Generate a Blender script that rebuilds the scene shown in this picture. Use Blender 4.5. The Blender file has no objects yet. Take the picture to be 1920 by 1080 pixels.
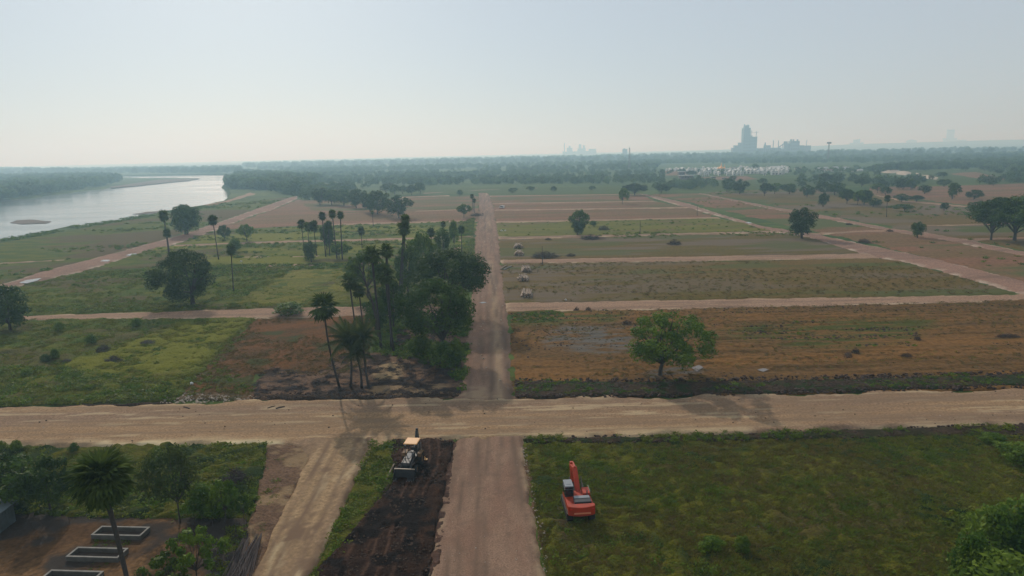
import bpy, bmesh, math, random
import numpy as np
from mathutils import Vector, Matrix
from mathutils.geometry import tessellate_polygon

scene = bpy.context.scene
COL = scene.collection
R = math.radians

# ------------------------------------------------------------------ camera
CAM_H = 35.0
FOC = 1280.0                       # focal length for a 1920 px wide frame (24 mm on 36 mm)
PITCH = math.atan(254 / FOC)
ROLL = R(1.35)
_F = Vector((0, math.cos(PITCH), -math.sin(PITCH)))
_R0 = Vector((1, 0, 0)); _U0 = Vector((0, math.sin(PITCH), math.cos(PITCH)))
_R = _R0 * math.cos(ROLL) - _U0 * math.sin(ROLL)
_U = _R0 * math.sin(ROLL) + _U0 * math.cos(ROLL)
cam_data = bpy.data.cameras.new('camera'); cam_data.lens = 24; cam_data.sensor_width = 36
cam_data.clip_start = 0.5; cam_data.clip_end = 60000
cam = bpy.data.objects.new('camera', cam_data); COL.objects.link(cam)
cam.matrix_world = Matrix(((_R.x, _U.x, -_F.x, 0), (_R.y, _U.y, -_F.y, 0), (_R.z, _U.z, -_F.z, CAM_H), (0, 0, 0, 1)))
scene.camera = cam

# ------------------------------------------------------------------ light, sky, exposure
SUN_AZ, SUN_EL = R(-21), R(28)     # azimuth from +Y, negative = left
world = bpy.data.worlds.new('World'); scene.world = world; world.use_nodes = True
wn, wl = world.node_tree.nodes, world.node_tree.links
wn.clear()
sky = wn.new('ShaderNodeTexSky'); sky.sky_type = 'NISHITA'; sky.sun_disc = False
sky.sun_elevation = SUN_EL; sky.sun_rotation = SUN_AZ
sky.air_density = 1.0; sky.dust_density = 1.0; sky.ozone_density = 3.0; sky.altitude = 50
bg = wn.new('ShaderNodeBackground'); bg.inputs['Strength'].default_value = 0.15
wo = wn.new('ShaderNodeOutputWorld')
veil = wn.new('ShaderNodeMix'); veil.data_type = 'RGBA'; veil.inputs[0].default_value = 0.76
veil.inputs[7].default_value = (7.0, 7.6, 8.15, 1)        # thin even high haze over the blue
tint = wn.new('ShaderNodeMix'); tint.data_type = 'RGBA'; tint.blend_type = 'MULTIPLY'; tint.inputs[0].default_value = 1; tint.inputs[7].default_value = (1.0, 1.12, 1.2, 1)
wl.new(sky.outputs[0], tint.inputs[6]); wl.new(tint.outputs[2], veil.inputs[6]); wl.new(veil.outputs[2], bg.inputs['Color']); wl.new(bg.outputs[0], wo.inputs['Surface'])
sl = bpy.data.lights.new('sun', 'SUN'); sl.energy = 5.0; sl.angle = R(0.8); sl.color = (1.0, 0.93, 0.82)
so = bpy.data.objects.new('sun', sl); COL.objects.link(so)
sdir = Vector((math.sin(SUN_AZ) * math.cos(SUN_EL), math.cos(SUN_AZ) * math.cos(SUN_EL), math.sin(SUN_EL)))
so.rotation_mode = 'QUATERNION'; so.rotation_quaternion = sdir.to_track_quat('Z', 'Y'); so.location = (0, 0, 300)
scene.view_settings.view_transform = 'Standard'; scene.view_settings.look = 'None'
scene.view_settings.gamma = 1; scene.view_settings.use_curve_mapping = False
scene.view_settings.exposure = -0.95
scene.cycles.max_bounces = 5; scene.cycles.diffuse_bounces = 2; scene.cycles.glossy_bounces = 2
scene.cycles.transmission_bounces = 3; scene.cycles.volume_bounces = 1; scene.cycles.transparent_max_bounces = 6

# ------------------------------------------------------------------ helpers
def ray(px, py):
    return _R * ((px - 960) / FOC) + _U * ((540 - py) / FOC) + _F
def P(px, py, z=0.0):
    d = ray(px, py); t = (z - CAM_H) / d.z
    return Vector((d.x * t, d.y * t, z))
def at_y(px, py, Y):               # point of the sight line in the upright plane y = Y
    d = ray(px, py); t = Y / d.y
    return Vector((d.x * t, Y, CAM_H + d.z * t))
def scale_at(p):                   # metres per 1920-frame pixel at a point
    return (Vector(p) - Vector((0, 0, CAM_H))).dot(_F) / FOC

def hash2(ix, iy, s):
    h = (ix.astype(np.int64) * 374761393 + iy.astype(np.int64) * 668265263 + s * 974634777) & 0x7fffffff
    h = ((h ^ (h >> 13)) * 1274126177) & 0x7fffffff
    return ((h ^ (h >> 16)) & 0xffff) / 65535.0
def vnoise(x, y, s=0):
    x = np.asarray(x, float); y = np.asarray(y, float)
    ix = np.floor(x); iy = np.floor(y); fx = x - ix; fy = y - iy
    fx = fx * fx * (3 - 2 * fx); fy = fy * fy * (3 - 2 * fy)
    a = hash2(ix, iy, s); b = hash2(ix + 1, iy, s); c = hash2(ix, iy + 1, s); d = hash2(ix + 1, iy + 1, s)
    return (a * (1 - fx) + b * fx) * (1 - fy) + (c * (1 - fx) + d * fx) * fy
def fbm(x, y, s=0, o=4):
    v = 0; a = 0.5; t = 0
    for i in range(o):
        v = v + a * vnoise(np.asarray(x) * 2 ** i, np.asarray(y) * 2 ** i, s + i * 17); t += a; a *= 0.55
    return v / t
def smooth(a, b, x):
    t = np.clip((x - a) / (b - a), 0, 1); return t * t * (3 - 2 * t)
def sdf(x, y, poly):               # signed distance, positive inside
    x = np.asarray(x, float); y = np.asarray(y, float)
    best = np.full(x.shape, 1e18); inside = np.zeros(x.shape, bool)
    n = len(poly)
    for i in range(n):
        ax, ay = poly[i][0], poly[i][1]; bx, by = poly[(i + 1) % n][0], poly[(i + 1) % n][1]
        dx, dy = bx - ax, by - ay; L = dx * dx + dy * dy + 1e-12
        t = np.clip(((x - ax) * dx + (y - ay) * dy) / L, 0, 1)
        best = np.minimum(best, (x - ax - t * dx) ** 2 + (y - ay - t * dy) ** 2)
        cond = ((ay > y) != (by > y))
        if abs(dy) > 1e-12:
            xi = ax + (y - ay) / dy * dx
            inside ^= cond & (x < xi)
    d = np.sqrt(best)
    return np.where(inside, d, -d)
def PP(pts, z=0.0): return [tuple(P(a, b, z)[:2]) for a, b in pts]

def tag(o, label=None, cat=None, group=None, kind=None):
    if label: o['label'] = label
    if cat: o['category'] = cat
    if group: o['group'] = group
    if kind: o['kind'] = kind
    return o
def link(name, data, parent=None, loc=None):
    o = bpy.data.objects.new(name, data); COL.objects.link(o)
    if parent is not None: o.parent = parent
    if loc is not None: o.location = loc
    return o
def empty(name, loc, label, cat, group=None, rz=0.0):
    o = bpy.data.objects.new(name, None); COL.objects.link(o)
    o.location = loc; o.rotation_euler = (0, 0, rz); o.empty_display_size = 0.5
    return tag(o, label, cat, group)
def mesh_from(name, V, F, mat=None, smooth_=False):
    m = bpy.data.meshes.new(name)
    m.from_pydata([tuple(v) for v in V], [], [tuple(f) for f in F])
    if mat: m.materials.append(mat)
    if smooth_: m.polygons.foreach_set('use_smooth', [True] * len(m.polygons))
    m.update(); return m
def mesh_np(name, V, F, mat=None, smooth_=False):      # F: (n,4) or (n,3) int array
    V = np.asarray(V, np.float32); F = np.asarray(F, np.int32); k = F.shape[1]
    m = bpy.data.meshes.new(name)
    m.vertices.add(len(V)); m.vertices.foreach_set('co', V.ravel())
    m.loops.add(F.size); m.loops.foreach_set('vertex_index', F.ravel())
    m.polygons.add(len(F)); m.polygons.foreach_set('loop_start', np.arange(0, F.size, k, dtype=np.int32))
    try: m.polygons.foreach_set('loop_total', np.full(len(F), k, np.int32))
    except Exception: pass
    if smooth_: m.polygons.foreach_set('use_smooth', np.ones(len(F), bool))
    m.update(calc_edges=True)
    if mat: m.materials.append(mat)
    return m

class MB:
    """collects boxes, tubes and prisms into one mesh object"""
    def __init__(s): s.V = []; s.F = []
    def add(s, V, F):
        b = len(s.V); s.V += [Vector(v) for v in V]; s.F += [tuple(b + i for i in f) for f in F]; return s
    def box(s, c, d, rot=None, taper=1.0):
        x, y, z = d[0] / 2, d[1] / 2, d[2] / 2
        V = [Vector((sx * x * (taper if sz > 0 else 1), sy * y * (taper if sz > 0 else 1), sz * z)) for sz in (-1, 1) for sy in (-1, 1) for sx in (-1, 1)]
        if rot is not None: V = [rot @ v for v in V]
        V = [v + Vector(c) for v in V]
        return s.add(V, [(0, 2, 3, 1), (4, 5, 7, 6), (0, 1, 5, 4), (2, 6, 7, 3), (0, 4, 6, 2), (1, 3, 7, 5)])
    def bar(s, a, b, w, h=None, up=(0, 0, 1)):
        a, b = Vector(a), Vector(b); h = h or w; d = (b - a); L = d.length; d.normalize()
        u = Vector(up)
        if abs(d.dot(u)) > 0.98: u = Vector((0, 1, 0))
        sd = d.cross(u).normalized(); up2 = sd.cross(d)
        return s.box((a + b) / 2, (w, L, h), Matrix((sd, d, up2)).transposed())
    def tube(s, pts, rad, n=8, cap=True):
        pts = [Vector(p) for p in pts]
        if not hasattr(rad, '__len__'): rad = [rad] * len(pts)
        b = len(s.V); prev = None
        for i, p in enumerate(pts):
            t = (pts[min(i + 1, len(pts) - 1)] - pts[max(i - 1, 0)]).normalized()
            if prev is None:
                r = Vector((1, 0, 0)) if abs(t.x) < 0.9 else Vector((0, 1, 0))
            else: r = prev
            r = (r - t * r.dot(t)).normalized(); q = t.cross(r); prev = r
            for k in range(n):
                a = 2 * math.pi * k / n
                s.V.append(p + (r * math.cos(a) + q * math.sin(a)) * rad[i])
        for i in range(len(pts) - 1):
            for k in range(n):
                k2 = (k + 1) % n
                s.F.append((b + i * n + k, b + i * n + k2, b + (i + 1) * n + k2, b + (i + 1) * n + k))
        if cap:
            s.F.append(tuple(b + k for k in reversed(range(n)))); e = b + (len(pts) - 1) * n
            s.F.append(tuple(e + k for k in range(n)))
        return s
    def prism(s, prof, x0, x1, axis='x'):      # prof: (y,z) list extruded along x
        n = len(prof); V = []
        for x in (x0, x1):
            for (a, b) in prof: V.append((x, a, b) if axis == 'x' else (a, x, b))
        F = [tuple(range(n)), tuple(reversed(range(n, 2 * n)))] + [(i, n + i, n + (i + 1) % n, (i + 1) % n) for i in range(n)]
        return s.add(V, F)
    def mesh(s, name, mat=None, bevel=0, smooth_=False):
        m = mesh_from(name, s.V, s.F, mat, smooth_)
        bm = bmesh.new(); bm.from_mesh(m)
        bmesh.ops.recalc_face_normals(bm, faces=bm.faces)
        if bevel: bmesh.ops.bevel(bm, geom=list(bm.edges), offset=bevel, segments=1, affect='EDGES', clamp_overlap=True)
        bm.to_mesh(m); bm.free(); return m
    def build(s, name, mat=None, parent=None, bevel=0, smooth_=False):
        return link(name, s.mesh(name, mat, bevel, smooth_), parent)

# ------------------------------------------------------------------ materials
def lin(c):
    return tuple(c) + (1,)
def new_mat(name):
    m = bpy.data.materials.new(name); m.use_nodes = True
    n = m.node_tree.nodes; b = n['Principled BSDF']
    return m, n, m.node_tree.links, b
def paint(name, c, rough=0.5, metal=0.0, dirt=None, dscale=2.0, amt=0.5, spec=0.3):
    m, n, l, b = new_mat(name)
    b.inputs['Roughness'].default_value = rough; b.inputs['Metallic'].default_value = metal
    b.inputs['Specular IOR Level'].default_value = spec
    if dirt is None: b.inputs['Base Color'].default_value = lin(c)
    else:
        tc = n.new('ShaderNodeTexCoord')
        t = n.new('ShaderNodeTexNoise'); t.inputs['Scale'].default_value = dscale; t.inputs['Detail'].default_value = 6; t.inputs['Roughness'].default_value = 0.65
        l.new(tc.outputs['Object'], t.inputs['Vector'])
        r = n.new('ShaderNodeValToRGB'); r.color_ramp.elements[0].position = 0.42; r.color_ramp.elements[1].position = 0.42 + 0.35
        r.color_ramp.elements[0].color = lin(c)
        r.color_ramp.elements[1].color = lin([c[i] * (1 - amt) + dirt[i] * amt for i in range(3)])
        l.new(t.outputs['Fac'], r.inputs['Fac']); l.new(r.outputs['Color'], b.inputs['Base Color'])
    return m
def noise_node(n, l, vec, scale, detail=5, rough=0.6, stretch=None, rot=0.0):
    t = n.new('ShaderNodeTexNoise'); t.inputs['Scale'].default_value = scale
    t.inputs['Detail'].default_value = detail; t.inputs['Roughness'].default_value = rough
    mp = n.new('ShaderNodeMapping'); mp.vector_type = 'TEXTURE' if False else 'POINT'
    if stretch:
        r0 = n.new('ShaderNodeMapping'); r0.inputs['Rotation'].default_value = (0, 0, rot)
        l.new(vec, r0.inputs['Vector']); mp.inputs['Scale'].default_value = stretch
        l.new(r0.outputs[0], mp.inputs['Vector']); l.new(mp.outputs[0], t.inputs['Vector'])
    else: l.new(vec, t.inputs['Vector'])
    return t.outputs['Fac']
def mixc(n, l, fac, a, b):
    x = n.new('ShaderNodeMix'); x.data_type = 'RGBA'
    l.new(fac, x.inputs[0])
    for s, v in ((6, a), (7, b)):
        if isinstance(v, (tuple, list)): x.inputs[s].default_value = lin(v)
        else: l.new(v, x.inputs[s])
    return x.outputs[2]
def rampf(n, l, fac, lo, hi):
    r = n.new('ShaderNodeMapRange'); r.inputs['From Min'].default_value = lo; r.inputs['From Max'].default_value = hi
    r.interpolation_type = 'SMOOTHSTEP'; l.new(fac, r.inputs['Value']); return r.outputs[0]
def soil(name, A, B, C, big=0.05, fine=1.5, streak=(1, 1, 1), rot=0.0, bump=0.3, bdist=0.15, mask=None, mask2=None, rough=0.95, lo=.4, hi=.6, camt=0.7, spec=0.04):
    """A/B by large noise, C by streaked finer noise, mask colours by attributes"""
    m, n, l, b = new_mat(name)
    g = n.new('ShaderNodeNewGeometry'); vec = g.outputs['Position']
    f1 = rampf(n, l, noise_node(n, l, vec, big, 6, 0.62, streak, rot), lo, hi)
    col = mixc(n, l, f1, A, B)
    s2 = noise_node(n, l, vec, fine, 6, 0.7, streak, rot)
    f2 = rampf(n, l, s2, 0.5, 0.68)
    k = n.new('ShaderNodeMath'); k.operation = 'MULTIPLY'; l.new(f2, k.inputs[0]); k.inputs[1].default_value = camt
    col = mixc(n, l, k.outputs[0], col, C)
    vn = noise_node(n, l, vec, fine * 2.7, 3, 0.6)
    hs = n.new('ShaderNodeHueSaturation'); mr = n.new('ShaderNodeMapRange')
    mr.inputs['From Min'].default_value = 0.25; mr.inputs['From Max'].default_value = 0.75
    mr.inputs['To Min'].default_value = 0.6; mr.inputs['To Max'].default_value = 1.4
    l.new(vn, mr.inputs['Value']); l.new(mr.outputs[0], hs.inputs['Value']); l.new(col, hs.inputs['Color'])
    col = hs.outputs['Color']
    for i, mk in enumerate((mask, mask2)):
        if mk:
            at = n.new('ShaderNodeAttribute'); at.attribute_name = 'mask' if i == 0 else 'mask2'
            col = mixc(n, l, at.outputs['Fac'], col, mk)
    l.new(col, b.inputs['Base Color']); b.inputs['Roughness'].default_value = rough
    b.inputs['Specular IOR Level'].default_value = spec
    bp = n.new('ShaderNodeBump'); bp.inputs['Strength'].default_value = bump; bp.inputs['Distance'].default_value = bdist
    ad = n.new('ShaderNodeMath'); ad.operation = 'ADD'
    l.new(s2, ad.inputs[0]); l.new(vn, ad.inputs[1])
    l.new(ad.outputs[0], bp.inputs['Height']); l.new(bp.outputs[0], b.inputs['Normal'])
    return m
def leaf_mat(name, A, B, trans=0.35, sc=0.35, rough=0.6):
    m, n, l, b = new_mat(name)
    g = n.new('ShaderNodeNewGeometry')
    f = rampf(n, l, noise_node(n, l, g.outputs['Position'], sc, 4, 0.7), 0.38, 0.62)
    col = mixc(n, l, f, A, B)
    oi = n.new('ShaderNodeObjectInfo')
    hs = n.new('ShaderNodeHueSaturation'); mr = n.new('ShaderNodeMapRange')
    mr.inputs['To Min'].default_value = 0.7; mr.inputs['To Max'].default_value = 1.3
    l.new(oi.outputs['Random'], mr.inputs['Value']); l.new(mr.outputs[0], hs.inputs['Value']); l.new(col, hs.inputs['Color'])
    col = hs.outputs['Color']
    l.new(col, b.inputs['Base Color']); b.inputs['Roughness'].default_value = rough; b.inputs['Specular IOR Level'].default_value = 0.1
    tr = n.new('ShaderNodeBsdfTranslucent'); l.new(col, tr.inputs['Color'])
    mx = n.new('ShaderNodeMixShader'); mx.inputs[0].default_value = trans
    l.new(b.outputs[0], mx.inputs[1]); l.new(tr.outputs[0], mx.inputs[2])
    l.new(mx.outputs[0], n['Material Output'].inputs['Surface'])
    return m

# ------------------------------------------------------------------ ground patches
def patch(name, px, mat, lift=0.05, cell=1.0, relief=None, ragged=0.6, rscale=0.25, mask=None, mask2=None, world_pts=None, seed=1, sink=0.35, edge=None, aniso=1.0, grow=None):
    if grow is None: grow = .9 if lift < .12 and cell >= .8 else 0.0
    sink = .55 if lift < .12 else sink
    poly = world_pts if world_pts is not None else PP(px)
    xs = [p[0] for p in poly]; ys = [p[1] for p in poly]; pad = ragged + cell * 2 + grow
    gx = np.arange(min(xs) - pad, max(xs) + pad, cell * aniso); gy = np.arange(min(ys) - pad, max(ys) + pad, cell)
    X, Y = np.meshgrid(gx, gy); nx, ny = len(gx), len(gy)
    rng = np.random.RandomState(seed)
    X = X + (rng.rand(ny, nx) - .5) * cell * .4 * aniso; Y = Y + (rng.rand(ny, nx) - .5) * cell * .4
    sd = sdf(X, Y, poly)
    n = (fbm(X * rscale, Y * rscale, seed, 4) - 0.5) * 2 * ragged * 1.6 + grow
    e = edge if edge else cell * 0.9
    w = smooth(-e, e, sd + n)
    top = lift + (relief(X, Y, sd) if relief else 0)
    Z = -sink + (top + sink) * w
    keep = (sd + n) > -e - cell * 1.5
    fk = keep[:-1, :-1] | keep[1:, :-1] | keep[:-1, 1:] | keep[1:, 1:]
    idx = np.arange(nx * ny).reshape(ny, nx)
    F = np.stack([idx[:-1, :-1][fk], idx[:-1, 1:][fk], idx[1:, 1:][fk], idx[1:, :-1][fk]], 1)
    used = np.zeros(nx * ny, bool); used[F.ravel()] = True
    remap = np.cumsum(used) - 1
    V = np.stack([X.ravel(), Y.ravel(), Z.ravel()], 1)[used]
    m = mesh_np(name, V, remap[F], mat, True)
    for nm, fn in (('mask', mask), ('mask2', mask2)):
        if fn is not None:
            a = m.attributes.new(nm, 'FLOAT', 'POINT')
            v = np.clip(fn(X, Y, sd), 0, 1).ravel()[used].astype(np.float32); a.data.foreach_set('value', v)
    return tag(link(name, m), kind='structure')
def pm(px, soft=1.0, s=5, rag=1.0):       # mask function for a px polygon
    poly = PP(px)
    return lambda X, Y, sd: smooth(-soft, soft, sdf(X, Y, poly) + (fbm(X * .3, Y * .3, s, 4) - .5) * 3 * rag)

# ------------------------------------------------------------------ scatter (stuff)
def scatter(name, pts, protos, smin, smax, label=None, cat=None, seed=3, tilt=0.0, zs=None):
    pts = np.asarray(pts, float); N = len(pts)
    if N == 0: return None
    rng = np.random.RandomState(seed)
    m = bpy.data.meshes.new(name + '_points')
    m.vertices.add(N); m.vertices.foreach_set('co', pts.astype(np.float32).ravel())
    sc = smin + (smax - smin) * rng.rand(N) ** 1.6
    if zs is not None: sc = sc * zs
    a = m.attributes.new('sc', 'FLOAT', 'POINT'); a.data.foreach_set('value', sc.astype(np.float32))
    rot = np.zeros((N, 3), np.float32); rot[:, 2] = rng.rand(N) * 6.283; rot[:, :2] = (rng.rand(N, 2) - .5) * tilt
    a = m.attributes.new('rt', 'FLOAT_VECTOR', 'POINT'); a.data.foreach_set('vector', rot.ravel())
    o = link(name, m)
    pc = bpy.data.collections.new(name + '_variants')
    for p in protos: pc.objects.link(p)
    ng = bpy.data.node_groups.new(name + '_nodes', 'GeometryNodeTree')
    ng.interface.new_socket('Geometry', in_out='INPUT', socket_type='NodeSocketGeometry')
    ng.interface.new_socket('Geometry', in_out='OUTPUT', socket_type='NodeSocketGeometry')
    N_ = ng.nodes; L_ = ng.links
    gi = N_.new('NodeGroupInput'); go = N_.new('NodeGroupOutput')
    ci = N_.new('GeometryNodeCollectionInfo'); ci.inputs['Collection'].default_value = pc
    ci.inputs['Separate Children'].default_value = True; ci.inputs['Reset Children'].default_value = True
    ip = N_.new('GeometryNodeInstanceOnPoints'); ip.inputs['Pick Instance'].default_value = True
    ri = N_.new('FunctionNodeRandomValue'); ri.data_type = 'INT'
    for s_ in ri.inputs:
        if s_.type == 'INT' and s_.name == 'Min': s_.default_value = 0
        if s_.type == 'INT' and s_.name == 'Max': s_.default_value = max(0, len(protos) - 1)
    at = N_.new('GeometryNodeInputNamedAttribute'); at.data_type = 'FLOAT'; at.inputs['Name'].default_value = 'sc'
    ar = N_.new('GeometryNodeInputNamedAttribute'); ar.data_type = 'FLOAT_VECTOR'; ar.inputs['Name'].default_value = 'rt'
    L_.new(gi.outputs[0], ip.inputs['Points']); L_.new(ci.outputs[0], ip.inputs['Instance'])
    L_.new([x for x in ri.outputs if x.type == 'INT'][0], ip.inputs['Instance Index'])
    L_.new(at.outputs['Attribute'], ip.inputs['Scale']); L_.new(ar.outputs['Attribute'], ip.inputs['Rotation'])
    L_.new(ip.outputs[0], go.inputs[0])
    md = o.modifiers.new('scatter', 'NODES'); md.node_group = ng
    return tag(o, label, cat, kind='stuff')
def sample_poly(poly, dens, seed=1, noise=None, thr=0.5, nscale=0.1, stretch=(1, 1), soft=0.08):
    """random points in a world polygon, thinned by noise"""
    rng = np.random.RandomState(seed)
    xs = [p[0] for p in poly]; ys = [p[1] for p in poly]
    A = (max(xs) - min(xs)) * (max(ys) - min(ys)); n = int(A * dens)
    x = min(xs) + rng.rand(n) * (max(xs) - min(xs)); y = min(ys) + rng.rand(n) * (max(ys) - min(ys))
    k = sdf(x, y, poly) > 0
    if noise is not None:
        v = fbm(x * nscale * stretch[0], y * nscale * stretch[1], noise, 4)
        k &= v + (rng.rand(n) - .5) * soft > thr
    return np.stack([x[k], y[k], np.zeros(k.sum())], 1)

def hidden_obj(name, mesh): return bpy.data.objects.new(name, mesh)
# ================================================================== GROUND
DARKG = (.022, .036, .011); GREEN = (.055, .078, .015); OLIVE = (.095, .088, .018); YEL = (.145, .130, .022)
BROWN = (.135, .078, .040); DBROWN = (.075, .044, .026); RBROWN = (.150, .080, .046); SOIL = (.030, .020, .016)
TAN = (.285, .180, .098); PINK = (.225, .135, .092); CREAM = (.62, .50, .30); GREY = (.16, .14, .125)

m_land = soil('land_green', (.045, .075, .018), (.075, .105, .022), (.095, .10, .030), big=.006, fine=.08, streak=(1, 2.4, 1), bump=.5, bdist=.6, camt=.5)
m_farfield = soil('meadow_green', GREEN, (.06, .085, .022), OLIVE, big=.02, fine=.25, streak=(.5, 2, 1), bump=.6, bdist=.3)
m_rough = soil('rough_green', (.060, .092, .010), (.105, .115, .011), (.120, .092, .020), big=.14, fine=1.0, streak=(.6, 1.2, 1), bump=.9, bdist=.4, mask=(.11, .068, .038), mask2=(.150, .150, .014))
m_weedy = soil('near_green_field', (.080, .090, .010), (.115, .108, .012), (.060, .040, .014), big=.4, fine=1.5, streak=(.7, 1.3, 1), bump=1.0, bdist=.35, mask=(.075, .048, .030), mask2=(.028, .045, .010))
m_paddy = soil('yellow_green_field', (.100, .104, .012), (.140, .130, .015), (.12, .082, .020), big=.05, fine=.8, streak=(.4, 1.8, 1), bump=.5, bdist=.2, mask=(.13, .08, .045))
m_brown = soil('brown_field', (.185, .090, .026), (.125, .068, .024), (.065, .046, .014), big=.05, fine=.45, streak=(.22, 1.6, 1), bump=.8, bdist=.3, mask=(.125, .110, .092), mask2=(.070, .074, .014))
m_brown2 = soil('grassy_brown_field', (.130, .082, .024), (.100, .076, .016), (.15, .082, .034), big=.035, fine=.5, streak=(.2, 1.7, 1), bump=.6, bdist=.2, mask=(.135, .098, .062), mask2=(.075, .085, .020))
m_brown3 = soil('reddish_far_field', (.200, .098, .055), (.150, .092, .040), (.100, .062, .032), big=.03, fine=.3, streak=(.2, 1.8, 1), bump=.5, bdist=.2, mask=(.085, .095, .030))
m_brown4 = soil('dry_left_field', (.150, .062, .020), (.090, .046, .016), (.050, .036, .014), big=.12, fine=1.0, streak=(.6, 1.4, 1), rot=-.5, bump=.9, bdist=.25, mask=(.13, .088, .05), mask2=(.052, .055, .014))
m_tanroad = soil('tan_dirt_road', TAN, (.225, .145, .092), (.33, .225, .130), big=.06, fine=1.3, streak=(.10, 1.7, 1), rot=-.02, bump=.6, bdist=.08, mask=CREAM, mask2=(.20, .135, .085), camt=.6)
m_diag = soil('tan_track', (.30, .200, .110), (.25, .165, .100), (.35, .245, .140), big=.08, fine=.9, streak=(1.6, .12, 1), rot=.0, bump=.35, bdist=.08, mask=CREAM, mask2=(.17, .11, .07), camt=.5)
m_pinkroad = soil('pink_gravel_road', PINK, (.26, .165, .112), (.155, .090, .062), big=.25, fine=2.6, streak=(1.3, .5, 1), bump=1.0, bdist=.07, mask=(.36, .26, .16), mask2=(.15, .10, .07), camt=.4)
m_sideroad = soil('side_road_dirt', (.27, .165, .105), (.30, .19, .125), (.21, .13, .085), big=.06, fine=.9, streak=(.15, 1.5, 1), bump=.4, bdist=.06, mask=(.45, .33, .22), mask2=(.14, .09, .06), camt=.5)
m_diagroad = soil('diagonal_road_dirt', (.26, .150, .105), (.22, .132, .095), (.30, .19, .13), big=.06, fine=.8, streak=(1.2, .3, 1), rot=-.7, bump=.4, bdist=.06, mask=(.42, .33, .25), mask2=(.14, .09, .06), camt=.5)
m_mud = soil('dark_mud', (.024, .013, .009), (.042, .022, .014), (.075, .037, .022), big=.35, fine=1.6, streak=(1, .3, 1), rot=.0, bump=1.0, bdist=.3, mask=(.16, .088, .060), mask2=(.014, .010, .009))
m_berm = soil('dark_berm_soil', (.040, .026, .018), (.065, .042, .026), (.10, .066, .040), big=.5, fine=2.0, bump=1.0, bdist=.3, mask=(.030, .042, .012))
m_yard = soil('yard_soil', (.085, .046, .022), (.165, .092, .042), (.060, .038, .025), big=.14, fine=.9, streak=(1.2, .5, 1), rot=.45, bump=.8, bdist=.15, mask=(.045, .036, .030), mask2=(.05, .06, .016))
m_scrape = soil('scraped_soil', (.165, .098, .060), (.110, .066, .042), (.20, .125, .078), big=.15, fine=1.2, streak=(.35, 1.6, 1), rot=.6, bump=1.0, bdist=.25, mask=(.34, .235, .125), mask2=(.045, .030, .022))
m_sand = soil('river_sand', (.17, .135, .11), (.14, .11, .09), (.12, .10, .08), big=.02, fine=.1, bump=.3)

# --- land masses, river ------------------------------------------------
def jitter(pts, step, amp, s=2):
    out = []
    for i in range(len(pts) - 1):
        a, b = Vector(pts[i]), Vector(pts[i + 1]); n = max(1, min(60, int((b - a).length / step)))
        for k in range(n):
            p = a.lerp(b, k / n); am = min(amp, (b - a).length * .2)
            o = (fbm(p.x / (step * 2.5), p.y / (step * 2.5), s, 3) - .5) * 2 * am
            q = (fbm(p.x / (step * 2.5), p.y / (step * 2.5), s + 9, 3) - .5) * 2 * am
            out.append(Vector((p.x + float(o), p.y + float(q))))
    out.append(Vector(pts[-1])); return out
def land(name, pts, z, bottom, mat, slope=3.0):
    ring = [Vector((p[0], p[1], z)) for p in pts]
    tri = tessellate_polygon([ring]); n = len(ring)
    area = sum(ring[i].x * ring[(i + 1) % n].y - ring[(i + 1) % n].x * ring[i].y for i in range(n))
    sgn = 1 if area > 0 else -1
    low = []
    for i in range(n):
        t = (ring[(i + 1) % n] - ring[i - 1]); t.z = 0
        nn = Vector((t.y, -t.x, 0)).normalized() * sgn if t.length > 0 else Vector()
        low.append(Vector((ring[i].x + nn.x * slope, ring[i].y + nn.y * slope, bottom)))
    F = [tuple(t) for t in tri] + [(i, (i + 1) % n, n + (i + 1) % n, n + i) for i in range(n)]
    m = mesh_from(name, ring + low, F, mat)
    bm = bmesh.new(); bm.from_mesh(m); bmesh.ops.recalc_face_normals(bm, faces=bm.faces)
    up = sum(f.normal.z for f in bm.faces if abs(f.normal.z) > .9)
    if up < 0: bmesh.ops.reverse_faces(bm, faces=bm.faces)
    bm.to_mesh(m); bm.free()
    return tag(link(name, m), kind='structure')

WATER_Z = -4.0
near_bank = [(-900, 640), (-400, 535), (0, 449), (60, 439), (110, 428), (140, 420), (160, 423), (220, 412), (300, 397), (345, 390), (385, 383), (420, 375.5), (433, 364), (431, 354), (419, 346), (436, 334), (447, 328.5)]
nb = jitter([tuple(P(a, b, 0)[:2]) for a, b in near_bank], 6, 2.6)
fb = [tuple(P(a, b, -1)[:2]) for a, b in [(455, 326.3), (400, 326.2), (330, 327.2), (215, 329)]]
fb = fb + [(-2400, fb[-1][1] + 60), (-8000, 2600)]
land('land', [tuple(v) for v in nb] + fb + [(-12000, 3000), (-12000, 13200), (12000, 13200), (12000, -220), (nb[0].x - 10, -220)], -0.2, -4.8, m_land, 4.0)
pen = [(-900, 430), (-500, 403), (0, 374.5), (50, 369.5), (100, 362.5), (175, 354), (262, 343.5), (300, 340), (330, 338.5), (355, 336), (372, 334.2), (330, 333.6), (265, 333.8), (217, 331.8), (100, 331.5)]
pn = jitter([tuple(P(a, b, -2.5)[:2]) for a, b in pen], 18, 7, 5)
land('far_bank', [tuple(v) for v in pn] + [(-2600, pn[-1].y + 40), (-7000, pn[-1].y), (-7000, 500), (-2600, 520)], -2.5, -4.8, m_land, 6.0)
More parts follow.
